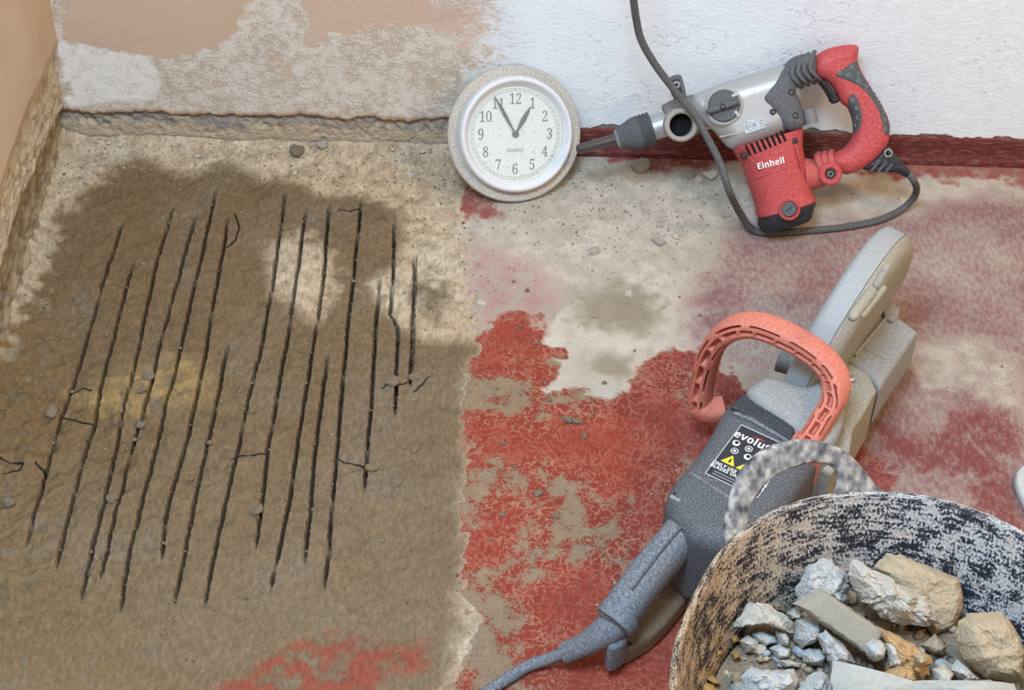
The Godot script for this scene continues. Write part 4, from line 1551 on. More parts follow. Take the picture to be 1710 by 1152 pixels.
func build_saw():
	var az := deg_to_rad(31.5)
	sf = Transform3D(Basis(Vector3(cos(az), 0, sin(az)), Vector3(sin(az), 0, -cos(az)), Vector3.UP), fl(1300, 800))
	var s := thing("disc_cutter", "dusty grey and black disc cutter with an orange loop handle beside the tub", "power saw", sf)
	var navy := stuff(c8(44, 47, 52), c8(156, 157, 158), 0.42, 0.6, 8.0, 0.25, 0.0, 131, 0.26, 0.12)
	var slate := stuff(c8(70, 75, 82), c8(156, 158, 160), 0.48, 0.65, 7.0, 0.25, 0.0, 132, 0.28, 0.07)
	var grey := stuff(c8(136, 141, 143), c8(170, 165, 154), 0.42, 0.6, 6.0, 0.2, 0.0, 133, 0.3)
	var beige := stuff(c8(132, 132, 126), c8(172, 162, 140), 0.55, 0.75, 7.0, 0.4, 0.0, 134, 0.3)
	var guardm := stuff(c8(150, 157, 161), c8(174, 170, 158), 0.36, 0.55, 6.0, 0.25, 0.0, 135, 0.3)
	var orange := stuff(c8(196, 100, 80), c8(204, 146, 128), 0.42, 0.6, 7.0, 0.15, 0.0, 136, 0.3)
	var brown := stuff(c8(92, 82, 70), c8(132, 112, 84), 0.62, 0.85, 8.0, 0.6, 0.0, 137, 0.3, 0.08)
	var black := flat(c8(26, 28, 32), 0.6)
	var bolt := stuff(c8(170, 166, 158), c8(150, 138, 118), 0.3, 0.35, 20.0, 0.1, 0.6, 138)
	# blade and guard
	var gc := Vector3(-0.010, 0.165, 0.115)
	var roll := Transform3D(Basis(Vector3(0, 1, 0), deg_to_rad(9.0)), gc) * Transform3D(Basis(), -gc)      # the guard leans a little to the right
	var b := Bag.new()
	lathe(b, [[0.0, -0.0125], [0.110, -0.0125], [0.110, -0.0095], [0.0, -0.0095]], 72, Transform3D(Basis(Vector3(0, 1, 0), Vector3(0, 0, 1), Vector3(1, 0, 0)), gc + Vector3(0.012, 0, 0)))
	var blade := put("blade", b.mesh(30), stuff(c8(70, 66, 62), c8(120, 110, 98), 0.3, 0.45, 9.0, 0.1, 0.6, 139), s)
	blade.transform = roll
	b = Bag.new()
	arc_part(b, [[-0.0220, 0.004], [-0.0220, 0.120], [-0.0205, 0.129], [-0.0170, 0.1350], [-0.0115, 0.1380], [0.0090, 0.1385], [0.0090, 0.004]], gc, deg_to_rad(14), deg_to_rad(196))
	var guard := put("blade_guard", b.mesh(50), guardm, s)
	guard.transform = roll
	b = Bag.new()
	arc_part(b, [[0.0096, 0.004], [0.0096, 0.1378], [0.0150, 0.1365], [0.0205, 0.1325], [0.0245, 0.1260], [0.0272, 0.1160], [0.0285, 0.1000], [0.0290, 0.004]], gc, deg_to_rad(12), deg_to_rad(194))
	put("guard_cover", b.mesh(50), beige, guard)
	for q in [[1425, 527, 1455, 488, 0.0065], [1464, 476, 1480, 448, 0.0050], [1442, 526, 1476, 482, 0.0040]]:
		b = Bag.new()
		var r: float = q[4]
		tube(b, path_of([rolled(roll, q[0], q[1]), rolled(roll, q[2], q[3])], 6), func(_t): return r, func(_t): return r, 14, Vector3.RIGHT, 2.0, r)
		put("guard_rib", b.mesh(60), beige, guard)
	splate("guard_bracket", [1330, 596, 1350, 588, 1384, 612, 1366, 640, 1346, 646, 1322, 638], 0.035, 0.088, 0.008, stuff(c8(40, 45, 54), c8(120, 124, 130), 0.24, 0.6, 8.0, 0.2, 0.0, 140), s, 1)
	b = Bag.new()
	pipe(b, sv(1299, 602, 0.080), sv(1332, 612, 0.080), 0.0135, 28)
	put("guard_knob", b.mesh(40), stuff(c8(104, 108, 110), c8(150, 146, 138), 0.4, 0.6, 8.0, 0.2, 0.0, 141), s)
	# arm to the blade
	var arm := splate("arm", [1360, 655, 1394, 590, 1452, 622, 1465, 650, 1442, 690, 1425, 715, 1420, 752, 1388, 790, 1345, 770], 0.025, 0.118, 0.006, beige, s)
	splate("belt_cover", [1394, 590, 1474, 500, 1500, 526, 1534, 552, 1506, 592, 1468, 650, 1452, 626, 1420, 606], 0.045, 0.114, 0.007, grey, s)
	splate("cover_block", [1470, 507, 1481, 499, 1503, 513, 1501, 526, 1491, 535, 1477, 529], 0.050, 0.120, 0.004, grey, s)
	splate("cover_ridge", [1424, 590, 1484, 520, 1489, 523, 1430, 593], 0.100, 0.1175, 0.002, grey, s)
	b = Bag.new()
	pipe(b, sv(1436, 579, 0.1142), sv(1478, 600, 0.1142), 0.0011, 8)
	put("cover_seam", b.mesh(60), beige, s)
	var up := func(p: Vector3) -> Transform3D: return Transform3D(Basis(), p)
	b = Bag.new()
	torus_lathe(b, [[0.0085, -0.004], [0.0125, -0.004], [0.0125, 0.0006], [0.0112, 0.0014], [0.0085, 0.0004]], 36, up.call(sv(1424, 632, 0.118)))
	var rim := put("bolt_rim", b.mesh(40), beige, arm)
	b = Bag.new()
	lathe(b, [[0.0, -0.003], [0.0062, -0.003], [0.0062, 0.0005], [0.0052, 0.0030], [0.0030, 0.0044], [0.0, 0.0048]], 28, up.call(sv(1422, 634, 0.118)))
	put("bolt", b.mesh(60), bolt, rim)
	# gear housing, the dark band, the motor
	b = Bag.new()
	pillow(b, smooth(sp([1238, 656, 1262, 635, 1276, 627, 1292, 627, 1317, 636, 1347, 645, 1358, 640, 1372, 632, 1394, 634, 1412, 660, 1412, 705, 1388, 748, 1350, 750, 1328, 714], 0.155), 2), 0.004, 0.035, 0.160, 0.014, Transform3D())
	put("gear_housing", b.mesh(50), grey, s)
	splate("cooling_band", [1221, 678, 1240, 655, 1262, 672, 1330, 712, 1322, 734, 1258, 698], 0.045, 0.1535, 0.003, stuff(c8(44, 48, 54), c8(128, 130, 132), 0.26, 0.6, 8.0, 0.2, 0.0, 142, 0.2, 0.1), s)
	var body := sp([1222, 684, 1206, 696, 1184, 742, 1152, 786, 1125, 815, 1109, 843, 1110, 864, 1122, 884, 1150, 915], 0.125)
	for q in [[0.0, -0.247], [0.038, -0.238], [0.062, -0.215], [0.066, -0.19], [0.066, -0.06], [0.060, -0.050]]: body.append(Vector2(q[0], q[1]))
	b = Bag.new()
	pillow(b, smooth(body, 2), 0.005, 0.022, 0.150, 0.022)
	var motor := put("motor_housing", b.mesh(50), navy, s)
	splate("motor_lip", [1224, 690, 1228, 685, 1258, 697, 1318, 733, 1316, 738, 1256, 703], 0.10, 0.1535, 0.0015, slate, motor)
	splate("motor_joint", [1152, 790, 1154, 787, 1224, 832, 1222, 836], 0.12, 0.1508, 0.0003, slate, motor)
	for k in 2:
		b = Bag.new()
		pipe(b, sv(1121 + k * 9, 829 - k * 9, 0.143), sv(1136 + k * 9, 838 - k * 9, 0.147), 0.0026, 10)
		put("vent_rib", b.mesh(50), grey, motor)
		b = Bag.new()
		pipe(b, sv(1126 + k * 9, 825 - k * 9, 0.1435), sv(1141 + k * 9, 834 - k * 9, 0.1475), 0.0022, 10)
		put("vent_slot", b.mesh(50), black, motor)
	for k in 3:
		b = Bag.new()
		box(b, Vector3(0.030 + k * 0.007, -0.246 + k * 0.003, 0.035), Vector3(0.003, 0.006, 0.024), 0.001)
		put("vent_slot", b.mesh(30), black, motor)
	saw_label(motor)
	# loop handle with its rows of slots
	var line := path_of([sv(1205, 684, 0.050), sv(1182, 684, 0.052), sv(1170, 668, 0.062), sv(1177, 622, 0.105), sv(1192, 578, 0.155), sv(1220, 550, 0.192), sv(1262, 543, 0.208), sv(1318, 563, 0.210), sv(1368, 595, 0.204), sv(1394, 628, 0.194), sv(1393, 664, 0.182), sv(1372, 702, 0.168), sv(1350, 738, 0.156), sv(1338, 762, 0.145)], 14)
	var rows := []
	var n := 72
	for i in line.size():
		var d := (line[mini(i + 1, line.size() - 1)] - line[maxi(i - 1, 0)]).normalized()
		var o := d.cross(Vector3(0, 1, 0)).normalized()
		if o.z < 0.0 and i > 70 and i < 130: o = -o
		o = Vector3(0, 1, 0).cross(d).normalized() * -1.0
		var y := o.cross(d).normalized()
		var t := float(i) / (line.size() - 1)
		var w := 0.0165 + 0.005 * smoothstep(0.86, 1.0, t)
		var ring := PackedVector3Array()
		for j in n:
			var a := TAU * j / n
			var cx := signf(cos(a)) * pow(absf(cos(a)), 0.72)
			var cy := signf(sin(a)) * pow(absf(sin(a)), 0.72)
			var p := o * cx * 0.0135 + y * cy * w
			var deg := rad_to_deg(a)
			var cut := 0.0
			for rw in [[238.0, 0.0, 17.0], [270.0, 0.5, 9.0], [302.0, 0.25, 17.0]]:
				if absf(deg - rw[0]) < 6.5:
					var f: float = fposmod((i + rw[1] * rw[2]) / rw[2], 1.0)
					if f > 0.14 and f < 0.86: cut = 1.0
			if i < 22 or i > line.size() - 8: cut = 0.0
			ring.append(line[i] + p * (1.0 - 0.55 * cut))
		rows.append(ring)
	b = Bag.new()
	b.skin(rows)
	put("loop_handle", b.mesh(38), orange, s)
	splate("handle_foot", [1316, 742, 1326, 718, 1344, 708, 1384, 720, 1376, 752, 1340, 768], 0.09, 0.156, 0.006, orange, s, 1)
	# rear grip, hand guard below it, cable
	b = Bag.new()
	tube(b, path_of([sv(1200, 836, 0.118), sv(1172, 862, 0.118), sv(1145, 888, 0.114), sv(1115, 922, 0.107), sv(1084, 958, 0.098), sv(1058, 993, 0.088), sv(1036, 1024, 0.078), sv(1026, 1040, 0.073)], 8), func(t): return lerpf(0.030, 0.0215, smoothstep(0.0, 0.4, t)), func(t): return lerpf(0.027, 0.0225, t), 32, Vector3(0, 0, 1), 2.4, 0.005)
	var grip := put("grip", b.mesh(60), slate, s)
	b = Bag.new()
	tube(b, path_of([sv(1166, 852, 0.1440), sv(1142, 876, 0.1395), sv(1112, 910, 0.1315), sv(1082, 948, 0.122), sv(1056, 983, 0.1115)], 8), func(_t): return 0.0016, func(_t): return 0.0016, 8, Vector3(0, 0, 1), 2.0, 0.001)
	put("grip_seam", b.mesh(60), navy, grip)
	b = Bag.new()
	torus_lathe(b, [[0.0035, -0.004], [0.0075, -0.004], [0.0075, 0.0010], [0.0066, 0.0018], [0.0035, 0.0004]], 28, Transform3D(Basis(Vector3(0, 1, 0), Vector3(-0.55, 0, 0.83), Vector3(0.83, 0, 0.55)), sv(1058, 1024, 0.079) + Vector3(0.003, 0, 0)))
	var boss := put("screw_boss", b.mesh(40), grey, grip)
	b = Bag.new()
	lathe(b, [[0.0, -0.003], [0.0036, -0.003], [0.0036, -0.0012], [0.0, -0.0012]], 16, Transform3D(Basis(Vector3(0, 1, 0), Vector3(-0.55, 0, 0.83), Vector3(0.83, 0, 0.55)), sv(1058, 1024, 0.079) + Vector3(0.003, 0, 0)))
	put("screw_well", b.mesh(30), black, boss)
	b = Bag.new()
	tube(b, path_of([sv(1040, 1022, 0.082), sv(1026, 1040, 0.076)], 4), func(_t): return 0.0235, func(_t): return 0.0240, 28, Vector3(0, 0, 1), 2.4, 0.002)
	put("grip_collar", b.mesh(50), slate, grip)
	var bar := splate("hand_guard", [1236, 880, 1205, 850, 1166, 880, 1120, 940, 1062, 1014, 1024, 1058, 1014, 1076, 1026, 1088, 1050, 1086, 1098, 1056, 1140, 1006, 1192, 938, 1232, 900], 0.001, 0.032, 0.007, brown, s, 1)
	b = Bag.new()
	lathe(b, [[0.0, 0.0], [0.006, 0.0], [0.006, 0.0008], [0.0, 0.0008]], 20, Transform3D(Basis(Vector3(0.6, 0.8, 0), Vector3(-0.32, 0.24, 0), Vector3(0, 0, 1)), sv(1047, 1076, 0.0318)))
	put("screw_well", b.mesh(30), black, bar)
	splate("guard_end", [1014, 1052, 1030, 1030, 1052, 1044, 1048, 1068, 1026, 1084, 1012, 1076], 0.012, 0.062, 0.008, slate, s, 1)
	b = Bag.new()
	tube(b, path_of([sv(1034, 1034, 0.072), sv(1008, 1056, 0.062), sv(976, 1076, 0.045), sv(944, 1090, 0.026)], 8), func(t): return lerpf(0.0190, 0.0125, smoothstep(0.0, 0.8, t)), func(t): return lerpf(0.0190, 0.0125, smoothstep(0.0, 0.8, t)), 24, Vector3(0, 0, 1), 2.0, 0.001)
	put("cable_boot", b.mesh(50), slate, s)
	b = Bag.new()
	tube(b, path_of([sv(962, 1082, 0.036), sv(938, 1092, 0.024), sv(910, 1102, 0.014), sv(880, 1113, 0.0085), sv(846, 1134, 0.0075), sv(800, 1164, 0.0075), sv(740, 1204, 0.0075), sv(640, 1262, 0.0075)], 8), func(_t): return 0.0068, func(_t): return 0.0068, 14, Vector3(0, 0, 1), 2.0, 0.001)
	put("power_cord", b.mesh(60), slate, s)

func saw_label(motor: Node):
	var z := 0.1503
	var b := Bag.new()
	box(b, Vector3(0.003, -0.119, z), Vector3(0.066, 0.088, 0.0008), 0.0003)
	var lab := put("label", b.mesh(20), stuff(c8(34, 37, 42), c8(120, 122, 126), 0.22, 0.5, 9.0, 0.05, 0.0, 143, 0.2, 0.14), motor)
	var white := flat(c8(226, 226, 224), 0.6)
	var yellow := flat(c8(222, 206, 60), 0.6)
	var ink := flat(c8(30, 30, 28), 0.6)
	var top := z + 0.0005
	var e := [[-0.0295, -0.0755], [0.0355, -0.0755], [0.0355, -0.1625], [-0.0295, -0.1625]]
	b = Bag.new()
	for k in 4: pipe(b, Vector3(e[k][0], e[k][1], top), Vector3(e[(k + 1) % 4][0], e[(k + 1) % 4][1], top), 0.00045, 6)
	put("border", b.mesh(60), white, lab)
	var w := Basis()
	lettering("evolution", 0.0145, 0.0004, "Droid Sans", white, lab, Transform3D(w, Vector3(0.003, -0.0905, top)), "lettering", 700)
	b = Bag.new()
	plate(b, PackedVector2Array([Vector2(-0.012, -0.0845), Vector2(-0.001, -0.0826), Vector2(0.006, -0.0836), Vector2(-0.001, -0.0842)]), top - 0.0002, top + 0.0002, 0.0001, 1)
	put("swoosh", b.mesh(30), flat(c8(200, 60, 50), 0.6), lab)
	var k := 0
	for c in [[-0.0215, -0.1035], [-0.0055, -0.1035], [0.0105, -0.1035], [-0.0175, -0.1150], [-0.0010, -0.1150], [0.0155, -0.1150]]:
		b = Bag.new()
		lathe(b, [[0.0, top - 0.0003], [0.0044, top - 0.0003], [0.0044, top + 0.0002], [0.0, top + 0.0002]], 24, Transform3D(Basis(), Vector3(c[0], c[1], 0)))
		var sign_m := put("safety_sign", b.mesh(30), white, lab)
		b = Bag.new()
		if k % 2 == 0: lathe(b, [[0.0, 0.0], [0.0024, 0.0], [0.0024, 0.0003], [0.0, 0.0003]], 12, Transform3D(Basis(), Vector3(c[0] + 0.0003, c[1] + 0.0008, top + 0.0001)))
		else: torus_lathe(b, [[0.0020, 0.0], [0.0034, 0.0], [0.0034, 0.0003], [0.0020, 0.0003]], 16, Transform3D(Basis(), Vector3(c[0], c[1], top + 0.0001)))
		put("pictogram", b.mesh(30), ink, sign_m)
		k += 1
	for x in [-0.0155, 0.0035]:
		b = Bag.new()
		plate(b, PackedVector2Array([Vector2(x - 0.0085, -0.1365), Vector2(x + 0.0085, -0.1365), Vector2(x, -0.1222)]), top - 0.0003, top + 0.0002, 0.0001, 1)
		var tr := put("warning_triangle", b.mesh(30), yellow, lab)
		b = Bag.new()
		plate(b, PackedVector2Array([Vector2(x - 0.0008, -0.1340), Vector2(x + 0.0022, -0.1342), Vector2(x + 0.0012, -0.1275), Vector2(x - 0.0002, -0.1275)]), top, top + 0.0004, 0.0001, 1)
		put("pictogram", b.mesh(30), ink, tr)
	lettering("ONLY USE EVOLUTION", 0.0042, 0.0003, "Droid Sans", white, lab, Transform3D(w, Vector3(0.003, -0.1420, top)), "lettering", 700)
	lettering("BLADES ON THIS TOOL", 0.0042, 0.0003, "Droid Sans", white, lab, Transform3D(w, Vector3(0.003, -0.1475, top)), "lettering", 700)
	for y in [-0.1540, -0.1580]:
		b = Bag.new()
		box(b, Vector3(0.003, y, top), Vector3(0.052, 0.0012, 0.0005), 0.0001)
		put("fine_print", b.mesh(20), flat(c8(150, 150, 150), 0.7), lab)

# ---------------------------------------------------------------- the rubber tub and what lies in it
const TUB := Vector3(0.375, 0.0, 1.105)
const TUB_H := 0.300

func tub_row(r: int):
	var w := p_w
	var col := PackedByteArray()
	var rel := PackedByteArray()
	col.resize(w * 3)
	rel.resize(w)
	var m1 := n1
	var m2 := n2
	var m3 := n3
	var m5 := n5
	var v := (r + 0.5) / p_h
	for x in w:
		var i := r * w + x
		var th := float(x) / w
		var a := m1[i] / 255.0 - 0.5
		var b := m2[i] / 255.0 - 0.5
		var g := m3[i] / 255.0 - 0.5
		var s := m5[i] / 255.0 - 0.5
		var west := clampf(0.5 - 0.9 * cos(th * TAU + 0.5), 0.0, 1.0)       # towards the left side
		var cover := clampf(0.60 + west * 0.12 + s * 1.3 + g * 1.5 + b * 1.2 + a * 0.7, 0.0, 1.0)
		cover = smoothstep(0.24, 0.80, cover)
		var dust := c8(200, 200, 200).lerp(c8(190, 160, 124), west).lerp(c8(212, 196, 176), clampf(b * 1.6, 0.0, 0.6))
		var c := c8(40, 42, 47).lerp(dust, cover * clampf(0.86 + g * 0.5, 0.0, 1.0))
		col[x * 3] = clampi(int(c.r * 255.0), 0, 255)
		col[x * 3 + 1] = clampi(int(c.g * 255.0), 0, 255)
		col[x * 3 + 2] = clampi(int(c.b * 255.0), 0, 255)
		rel[x] = clampi(int((0.4 + cover * 0.25 + s * 0.3) * 255.0), 0, 255)
	f_lock.lock()
	p_rows[r] = [col, rel]
	f_lock.unlock()

func tub_r(h: float) -> float:        # inner radius
	return 0.150 + 0.064 * pow(clampf(h / TUB_H, 0.0, 1.0), 1.25)

func build_tub():
	var w := 1600
	var h := 400
	n1 = grain(151, 0.01, w, h, 3)
	n2 = grain(152, 0.035, w, h, 4)
	n3 = grain(153, 0.25, w, h, 2)
	n5 = grain(155, 0.16, w, h, 4, 7, 1)
	var m := painted(paint(tub_row, w, h), 0.75, 1.5)
	m.texture_repeat = true
	var t := thing("rubble_tub", "black flexible rubber tub streaked with pale dust, filled with broken concrete", "tub", Transform3D(Basis(), TUB))
	# section: down the inside, over the bottom, up the outside
	var sec := []
	for k in 25: sec.append(Vector2(tub_r(TUB_H * k / 24.0), maxf(TUB_H * k / 24.0, 0.012)))
	sec.append(Vector2(0.2155, 0.3035))
	sec.append(Vector2(0.2180, 0.3050))
	sec.append(Vector2(0.2210, 0.3040))
	sec.append(Vector2(0.2225, 0.3010))
	sec.append(Vector2(0.2218, 0.2960))
	sec.append(Vector2(0.2200, 0.2945))
	for k in range(23, -1, -1): sec.append(Vector2(tub_r(TUB_H * k / 24.0) + 0.006, TUB_H * k / 24.0 * 0.999))
	sec.append(Vector2(0.0, 0.0))
	sec.push_front(Vector2(0.0, 0.012))
	var nc := 161
	var v := PackedVector3Array()
	var uv := PackedVector2Array()
	var wob := fast(159, 1.2, 2)
	for k in sec.size():
		var q: Vector2 = sec[k]
		for c in nc:
			var a := TAU * c / (nc - 1)
			var r := q.x * (1.0 + q.y / TUB_H * (wob.get_noise_2d(cos(a), sin(a)) * 0.006 - 0.045 * exp(-pow((a - 3.55) / 0.36, 2.0))))      # soft rubber, pressed in a little beside the cutter
			v.append(Vector3(cos(a) * r, q.y, sin(a) * r))
			uv.append(Vector2(float(c) / (nc - 1), float(k) / (sec.size() - 1) * 1.6))
	put("body", grid_mesh(v, uv, nc, sec.size(), false), m, t)
	# the carrying handle: a strap of the same rubber that rises from the rim, in the plane of the wall
	var l := fl(1228, 905, TUB_H)
	var xd := (fl(1440, 825, TUB_H) - l).normalized()
	var nd := xd.cross(fl(1340, 740, 0.352) - l).normalized()
	var hf := Transform3D(Basis(xd, nd.cross(xd), nd), l)
	var hp := smooth(fpoly(hf, [1226, 922, 1213, 900, 1215, 862, 1226, 815, 1247, 775, 1280, 748, 1325, 733, 1372, 735, 1410, 748, 1440, 774, 1462, 803, 1476, 820, 1512, 829, 1512, 842, 1440, 842, 1396, 842, 1392, 832, 1403, 814, 1404, 792, 1392, 777, 1362, 772, 1325, 783, 1288, 802, 1264, 832, 1254, 862, 1252, 888, 1250, 902, 1240, 914], 0.0), 2)
	var b := Bag.new()
	pillow(b, hp, 0.0045, -0.0120, -0.0015, 0.005, Transform3D(Basis(), -TUB) * hf)
	put("carrying_handle", b.mesh(50), stuff(c8(48, 50, 55), c8(186, 180, 170), 0.52, 0.8, 6.0, 0.4, 0.0, 156, 0.16, 0.022), t)

# a broken lump: the outline as measured, standing on a plane h above the floor that is turned towards the viewer by tilt; thick above and below
func lump(called: String, label: String, category: String, group: String, px: Array, h: float, tilt: float, above: float, below: float, m: Material, sd: int, o := Vector2(1110, 720), k := 0.375, rough := 0.22, flatness := 3.0, sharp := 20.0):
	var cx := 0.0
	var cy := 0.0
	for i in range(0, px.size(), 2):
		cx += o.x + px[i] * k
		cy += o.y + px[i + 1] * k
	cx /= px.size() / 2
	cy /= px.size() / 2
	var at := fl(cx, cy, h)
	var a := deg_to_rad(tilt)
	var f := Transform3D(Basis(Vector3.RIGHT, Vector3(0, sin(a), -cos(a)), Vector3(0, cos(a), sin(a))), at)
	var poly := even(ccw(fpoly(f, px, 0.0, o, k)), 0.0045)
	var nz := fast(sd, 34.0, 5)
	var nn := poly.size()
	var rows := []
	var rings := 9
	var size := 0.0
	for p in poly: size = maxf(size, p.length())
	for side in [1, -1]:
		for q in rings + 1:
			if side == -1 and q == 0: continue
			var t := float(q) / rings if side == 1 else 1.0 - float(q) / rings
			t = maxf(t, 0.02)
			var ring := PackedVector3Array()
			for i in nn:
				var p := poly[i]
				var e := 1.0 + nz.get_noise_2d(p.x * 2.5, p.y * 2.5) * 0.12 * minf(1.0, rough / 0.2)
				var xy := p * t * (1.0 + (e - 1.0) * t)
				if t > 0.05: xy += Vector2(nz.get_noise_2d(p.x * 5.0 + t * 0.1, p.y * 5.0), nz.get_noise_2d(p.y * 5.0, p.x * 5.0 + t * 0.1)) * size * 0.07 * minf(1.0, rough / 0.2)
				var z := 0.0
				if side == 1: z = above * (1.0 - pow(t, flatness)) + nz.get_noise_2d(xy.x * 1.2 + sd, xy.y * 1.2) * above * rough * 3.2 * (1.0 - t * 0.5)
				else: z = -below * (1.0 - t * t) - below * 0.12 * (1.0 - t)
				ring.append(Vector3(xy.x, xy.y, z))
			rows.append(ring)
	var b := Bag.new()
	b.skin(rows)
	var c := put(called, b.mesh(sharp), m)
	c.transform = f
	tag(c, label, category, group)
	return c

func build_rubble():
	var blue := stuff(c8(164, 169, 174), c8(196, 188, 170), 0.45, 0.95, 14.0, 1.2, 0.0, 161, 0.3, 0.05)
	var cream := stuff(c8(188, 178, 157), c8(164, 166, 166), 0.35, 0.95, 13.0, 1.4, 0.0, 162, 0.3, 0.05)
	var tan := stuff(c8(178, 162, 136), c8(160, 142, 112), 0.40, 0.95, 11.0, 1.2, 0.0, 163, 0.3, 0.05)
	var slab_m := stuff(c8(140, 136, 124), c8(156, 148, 130), 0.40, 0.95, 12.0, 0.5, 0.0, 164, 0.3, 0.08)
	var ochre := stuff(c8(168, 132, 86), c8(184, 160, 122), 0.40, 0.95, 12.0, 1.4, 0.0, 165, 0.3, 0.06)
	var yellow := stuff(c8(158, 122, 66), c8(176, 148, 100), 0.40, 0.95, 14.0, 1.4, 0.0, 166, 0.3, 0.06)
	var gritty := stuff(c8(126, 112, 94), c8(150, 136, 114), 0.45, 0.95, 16.0, 2.5, 0.0, 167, 0.25, 0.12)
	var white := stuff(c8(172, 172, 164), c8(160, 156, 144), 0.35, 0.8, 6.0, 0.2, 0.0, 168, 0.3)
	# grit that fills the tub
	var nc := 60
	var v := PackedVector3Array()
	var uv := PackedVector2Array()
	var nz := fast(169, 30.0, 4)
	for r in 24:
		for c in nc:
			var a := TAU * c / (nc - 1)
			var q := (tub_r(0.17) - 0.004) * r / 23.0
			var x := cos(a) * q
			var z := sin(a) * q
			v.append(Vector3(x, 0.188 + nz.get_noise_2d(TUB.x + x, TUB.z + z) * 0.024 * (1.0 - pow(r / 23.0, 6.0)), z))
			uv.append(Vector2(x, z))
	var g := put("rubble_grit", grid_mesh(v, uv, nc, 24, true), gritty)
	g.position = TUB
	tag(g, "loose brown grit and dust filling the black tub between the lumps", "grit", "", "stuff")
	var mm := MultiMesh.new()
	mm.transform_format = MultiMesh.TRANSFORM_3D
	mm.use_colors = true
	var bit := Bag.new()
	var bits := []
	for i in 4:
		var la := lerpf(-1.2, 1.2, i / 3.0)
		bits.append(ring_of(Vector3(0, sin(la) * 0.7, 0), Vector3(cos(la), 0.2 * sin(i * 3.0), 0), Vector3(0, 0, cos(la) * 0.8), 7))
	bit.skin(bits)
	mm.mesh = bit.mesh(15)
	mm.instance_count = 1800
	var rg := RandomNumberGenerator.new()
	rg.seed = 77
	for i in mm.instance_count:
		var a := rg.randf() * TAU
		var q := sqrt(rg.randf()) * (tub_r(0.17) - 0.008)
		var sz := 0.0012 + 0.0085 * pow(rg.randf(), 2.6)
		var x := cos(a) * q
		var z := sin(a) * q
		mm.set_instance_transform(i, Transform3D(Basis.from_euler(Vector3(rg.randf() * 6.0, rg.randf() * 6.0, rg.randf() * 6.0)).scaled(Vector3(sz, sz, sz)), TUB + Vector3(x, 0.188 + nz.get_noise_2d(TUB.x + x, TUB.z + z) * 0.024 + sz * 0.4, z)))
		var tone: Color = [c8(150, 134, 108), c8(128, 114, 94), c8(170, 160, 142), c8(150, 152, 154)][i % 4]
		mm.set_instance_color(i, (tone * rg.randf_range(0.8, 1.1)).srgb_to_linear())
	var mi := MultiMeshInstance3D.new()
	mi.name = "rubble_chips"
	mi.multimesh = mm
	var cm := flat(Color.WHITE, 0.95)
	cm.vertex_color_use_as_albedo = true
	mi.material_override = cm
	add_child(mi)
	tag(mi, "small stone chips mixed into the grit inside the tub", "grit", "", "stuff")
	var n := "concrete_lump"
	# outlines in the detail of the photograph that shows the tub (its corner at 1110, 720; 0.375 of a pixel to the unit)
	lump("concrete_slab", "large flat tan concrete slab lying against the back wall of the tub", "rubble", "", [935, 600, 985, 545, 1045, 545, 1120, 580, 1320, 660, 1325, 740, 1330, 800, 1285, 880, 1200, 905, 1080, 820], 0.222, 42, 0.016, 0.03, tan, 1, Vector2(1110, 720), 0.375, 0.12, 7.0)
	lump(n, "long jagged pale chunk on top of the tan slab in the tub", "rubble", "", [815, 588, 845, 570, 920, 612, 1000, 655, 1065, 695, 1110, 730, 1165, 740, 1215, 850, 1150, 862, 1025, 860, 930, 800, 835, 700], 0.246, 44, 0.024, 0.02, cream, 2)
	lump(n, "bluish-white split lump at the back of the tub behind the grey bar", "rubble", "", [585, 700, 630, 610, 690, 570, 740, 572, 800, 630, 825, 690, 815, 775, 740, 760, 660, 760, 590, 775], 0.226, 44, 0.026, 0.016, blue, 3)
	lump("concrete_bar", "straight grey square-edged concrete bar lying across the middle of the tub", "rubble", "", [570, 768, 690, 695, 985, 895, 960, 930, 888, 990], 0.243, 40, 0.010, 0.022, slab_m, 4, Vector2(1110, 720), 0.375, 0.05, 12.0, 30.0)
	lump("concrete_block", "big grey block with a rounded tan face at the right side of the tub", "rubble", "", [1300, 935, 1310, 850, 1345, 812, 1500, 802, 1560, 870, 1602, 970, 1590, 1110, 1520, 1120, 1425, 1100, 1330, 1015], 0.228, 40, 0.030, 0.03, tan, 5, Vector2(1110, 720), 0.375, 0.10, 4.0)
	lump(n, "ochre-stained broken lump in front of the long pale chunk", "rubble", "", [930, 860, 985, 880, 1090, 940, 1170, 990, 1195, 1040, 1150, 1110, 1060, 1130, 985, 1080, 990, 980], 0.220, 42, 0.019, 0.02, ochre, 6)
	lump(n, "pale ridge-topped lump nearest the tan dusted wall of the tub", "rubble", "", [304, 872, 344, 806, 378, 757, 456, 767, 508, 803, 575, 850, 575, 905, 528, 887, 442, 858, 384, 866], 0.222, 40, 0.020, 0.02, cream, 7)
	lump(n, "rounded grey-white lump touching the left end of the grey bar", "rubble", "", [580, 840, 640, 828, 690, 845, 700, 880, 670, 940, 610, 965, 575, 930], 0.212, 40, 0.022, 0.02, blue, 8)
	lump(n, "narrow white jagged lump pointing down beside the grey bar", "rubble", "", [672, 905, 720, 888, 775, 930, 830, 985, 842, 1030, 790, 1045, 740, 1060, 715, 1000], 0.218, 42, 0.022, 0.02, blue, 9)
	lump(n, "small knobbly bluish lump in the hollow at the middle of the tub", "rubble", "", [606, 990, 640, 965, 690, 968, 718, 1000, 705, 1050, 655, 1042, 615, 1030], 0.200, 40, 0.018, 0.015, blue, 10)
	lump(n, "small white lump resting on the front end of the grey bar", "rubble", "", [884, 945, 920, 918, 965, 930, 990, 965, 970, 1010, 930, 1030, 895, 1000], 0.232, 42, 0.020, 0.015, blue, 11)
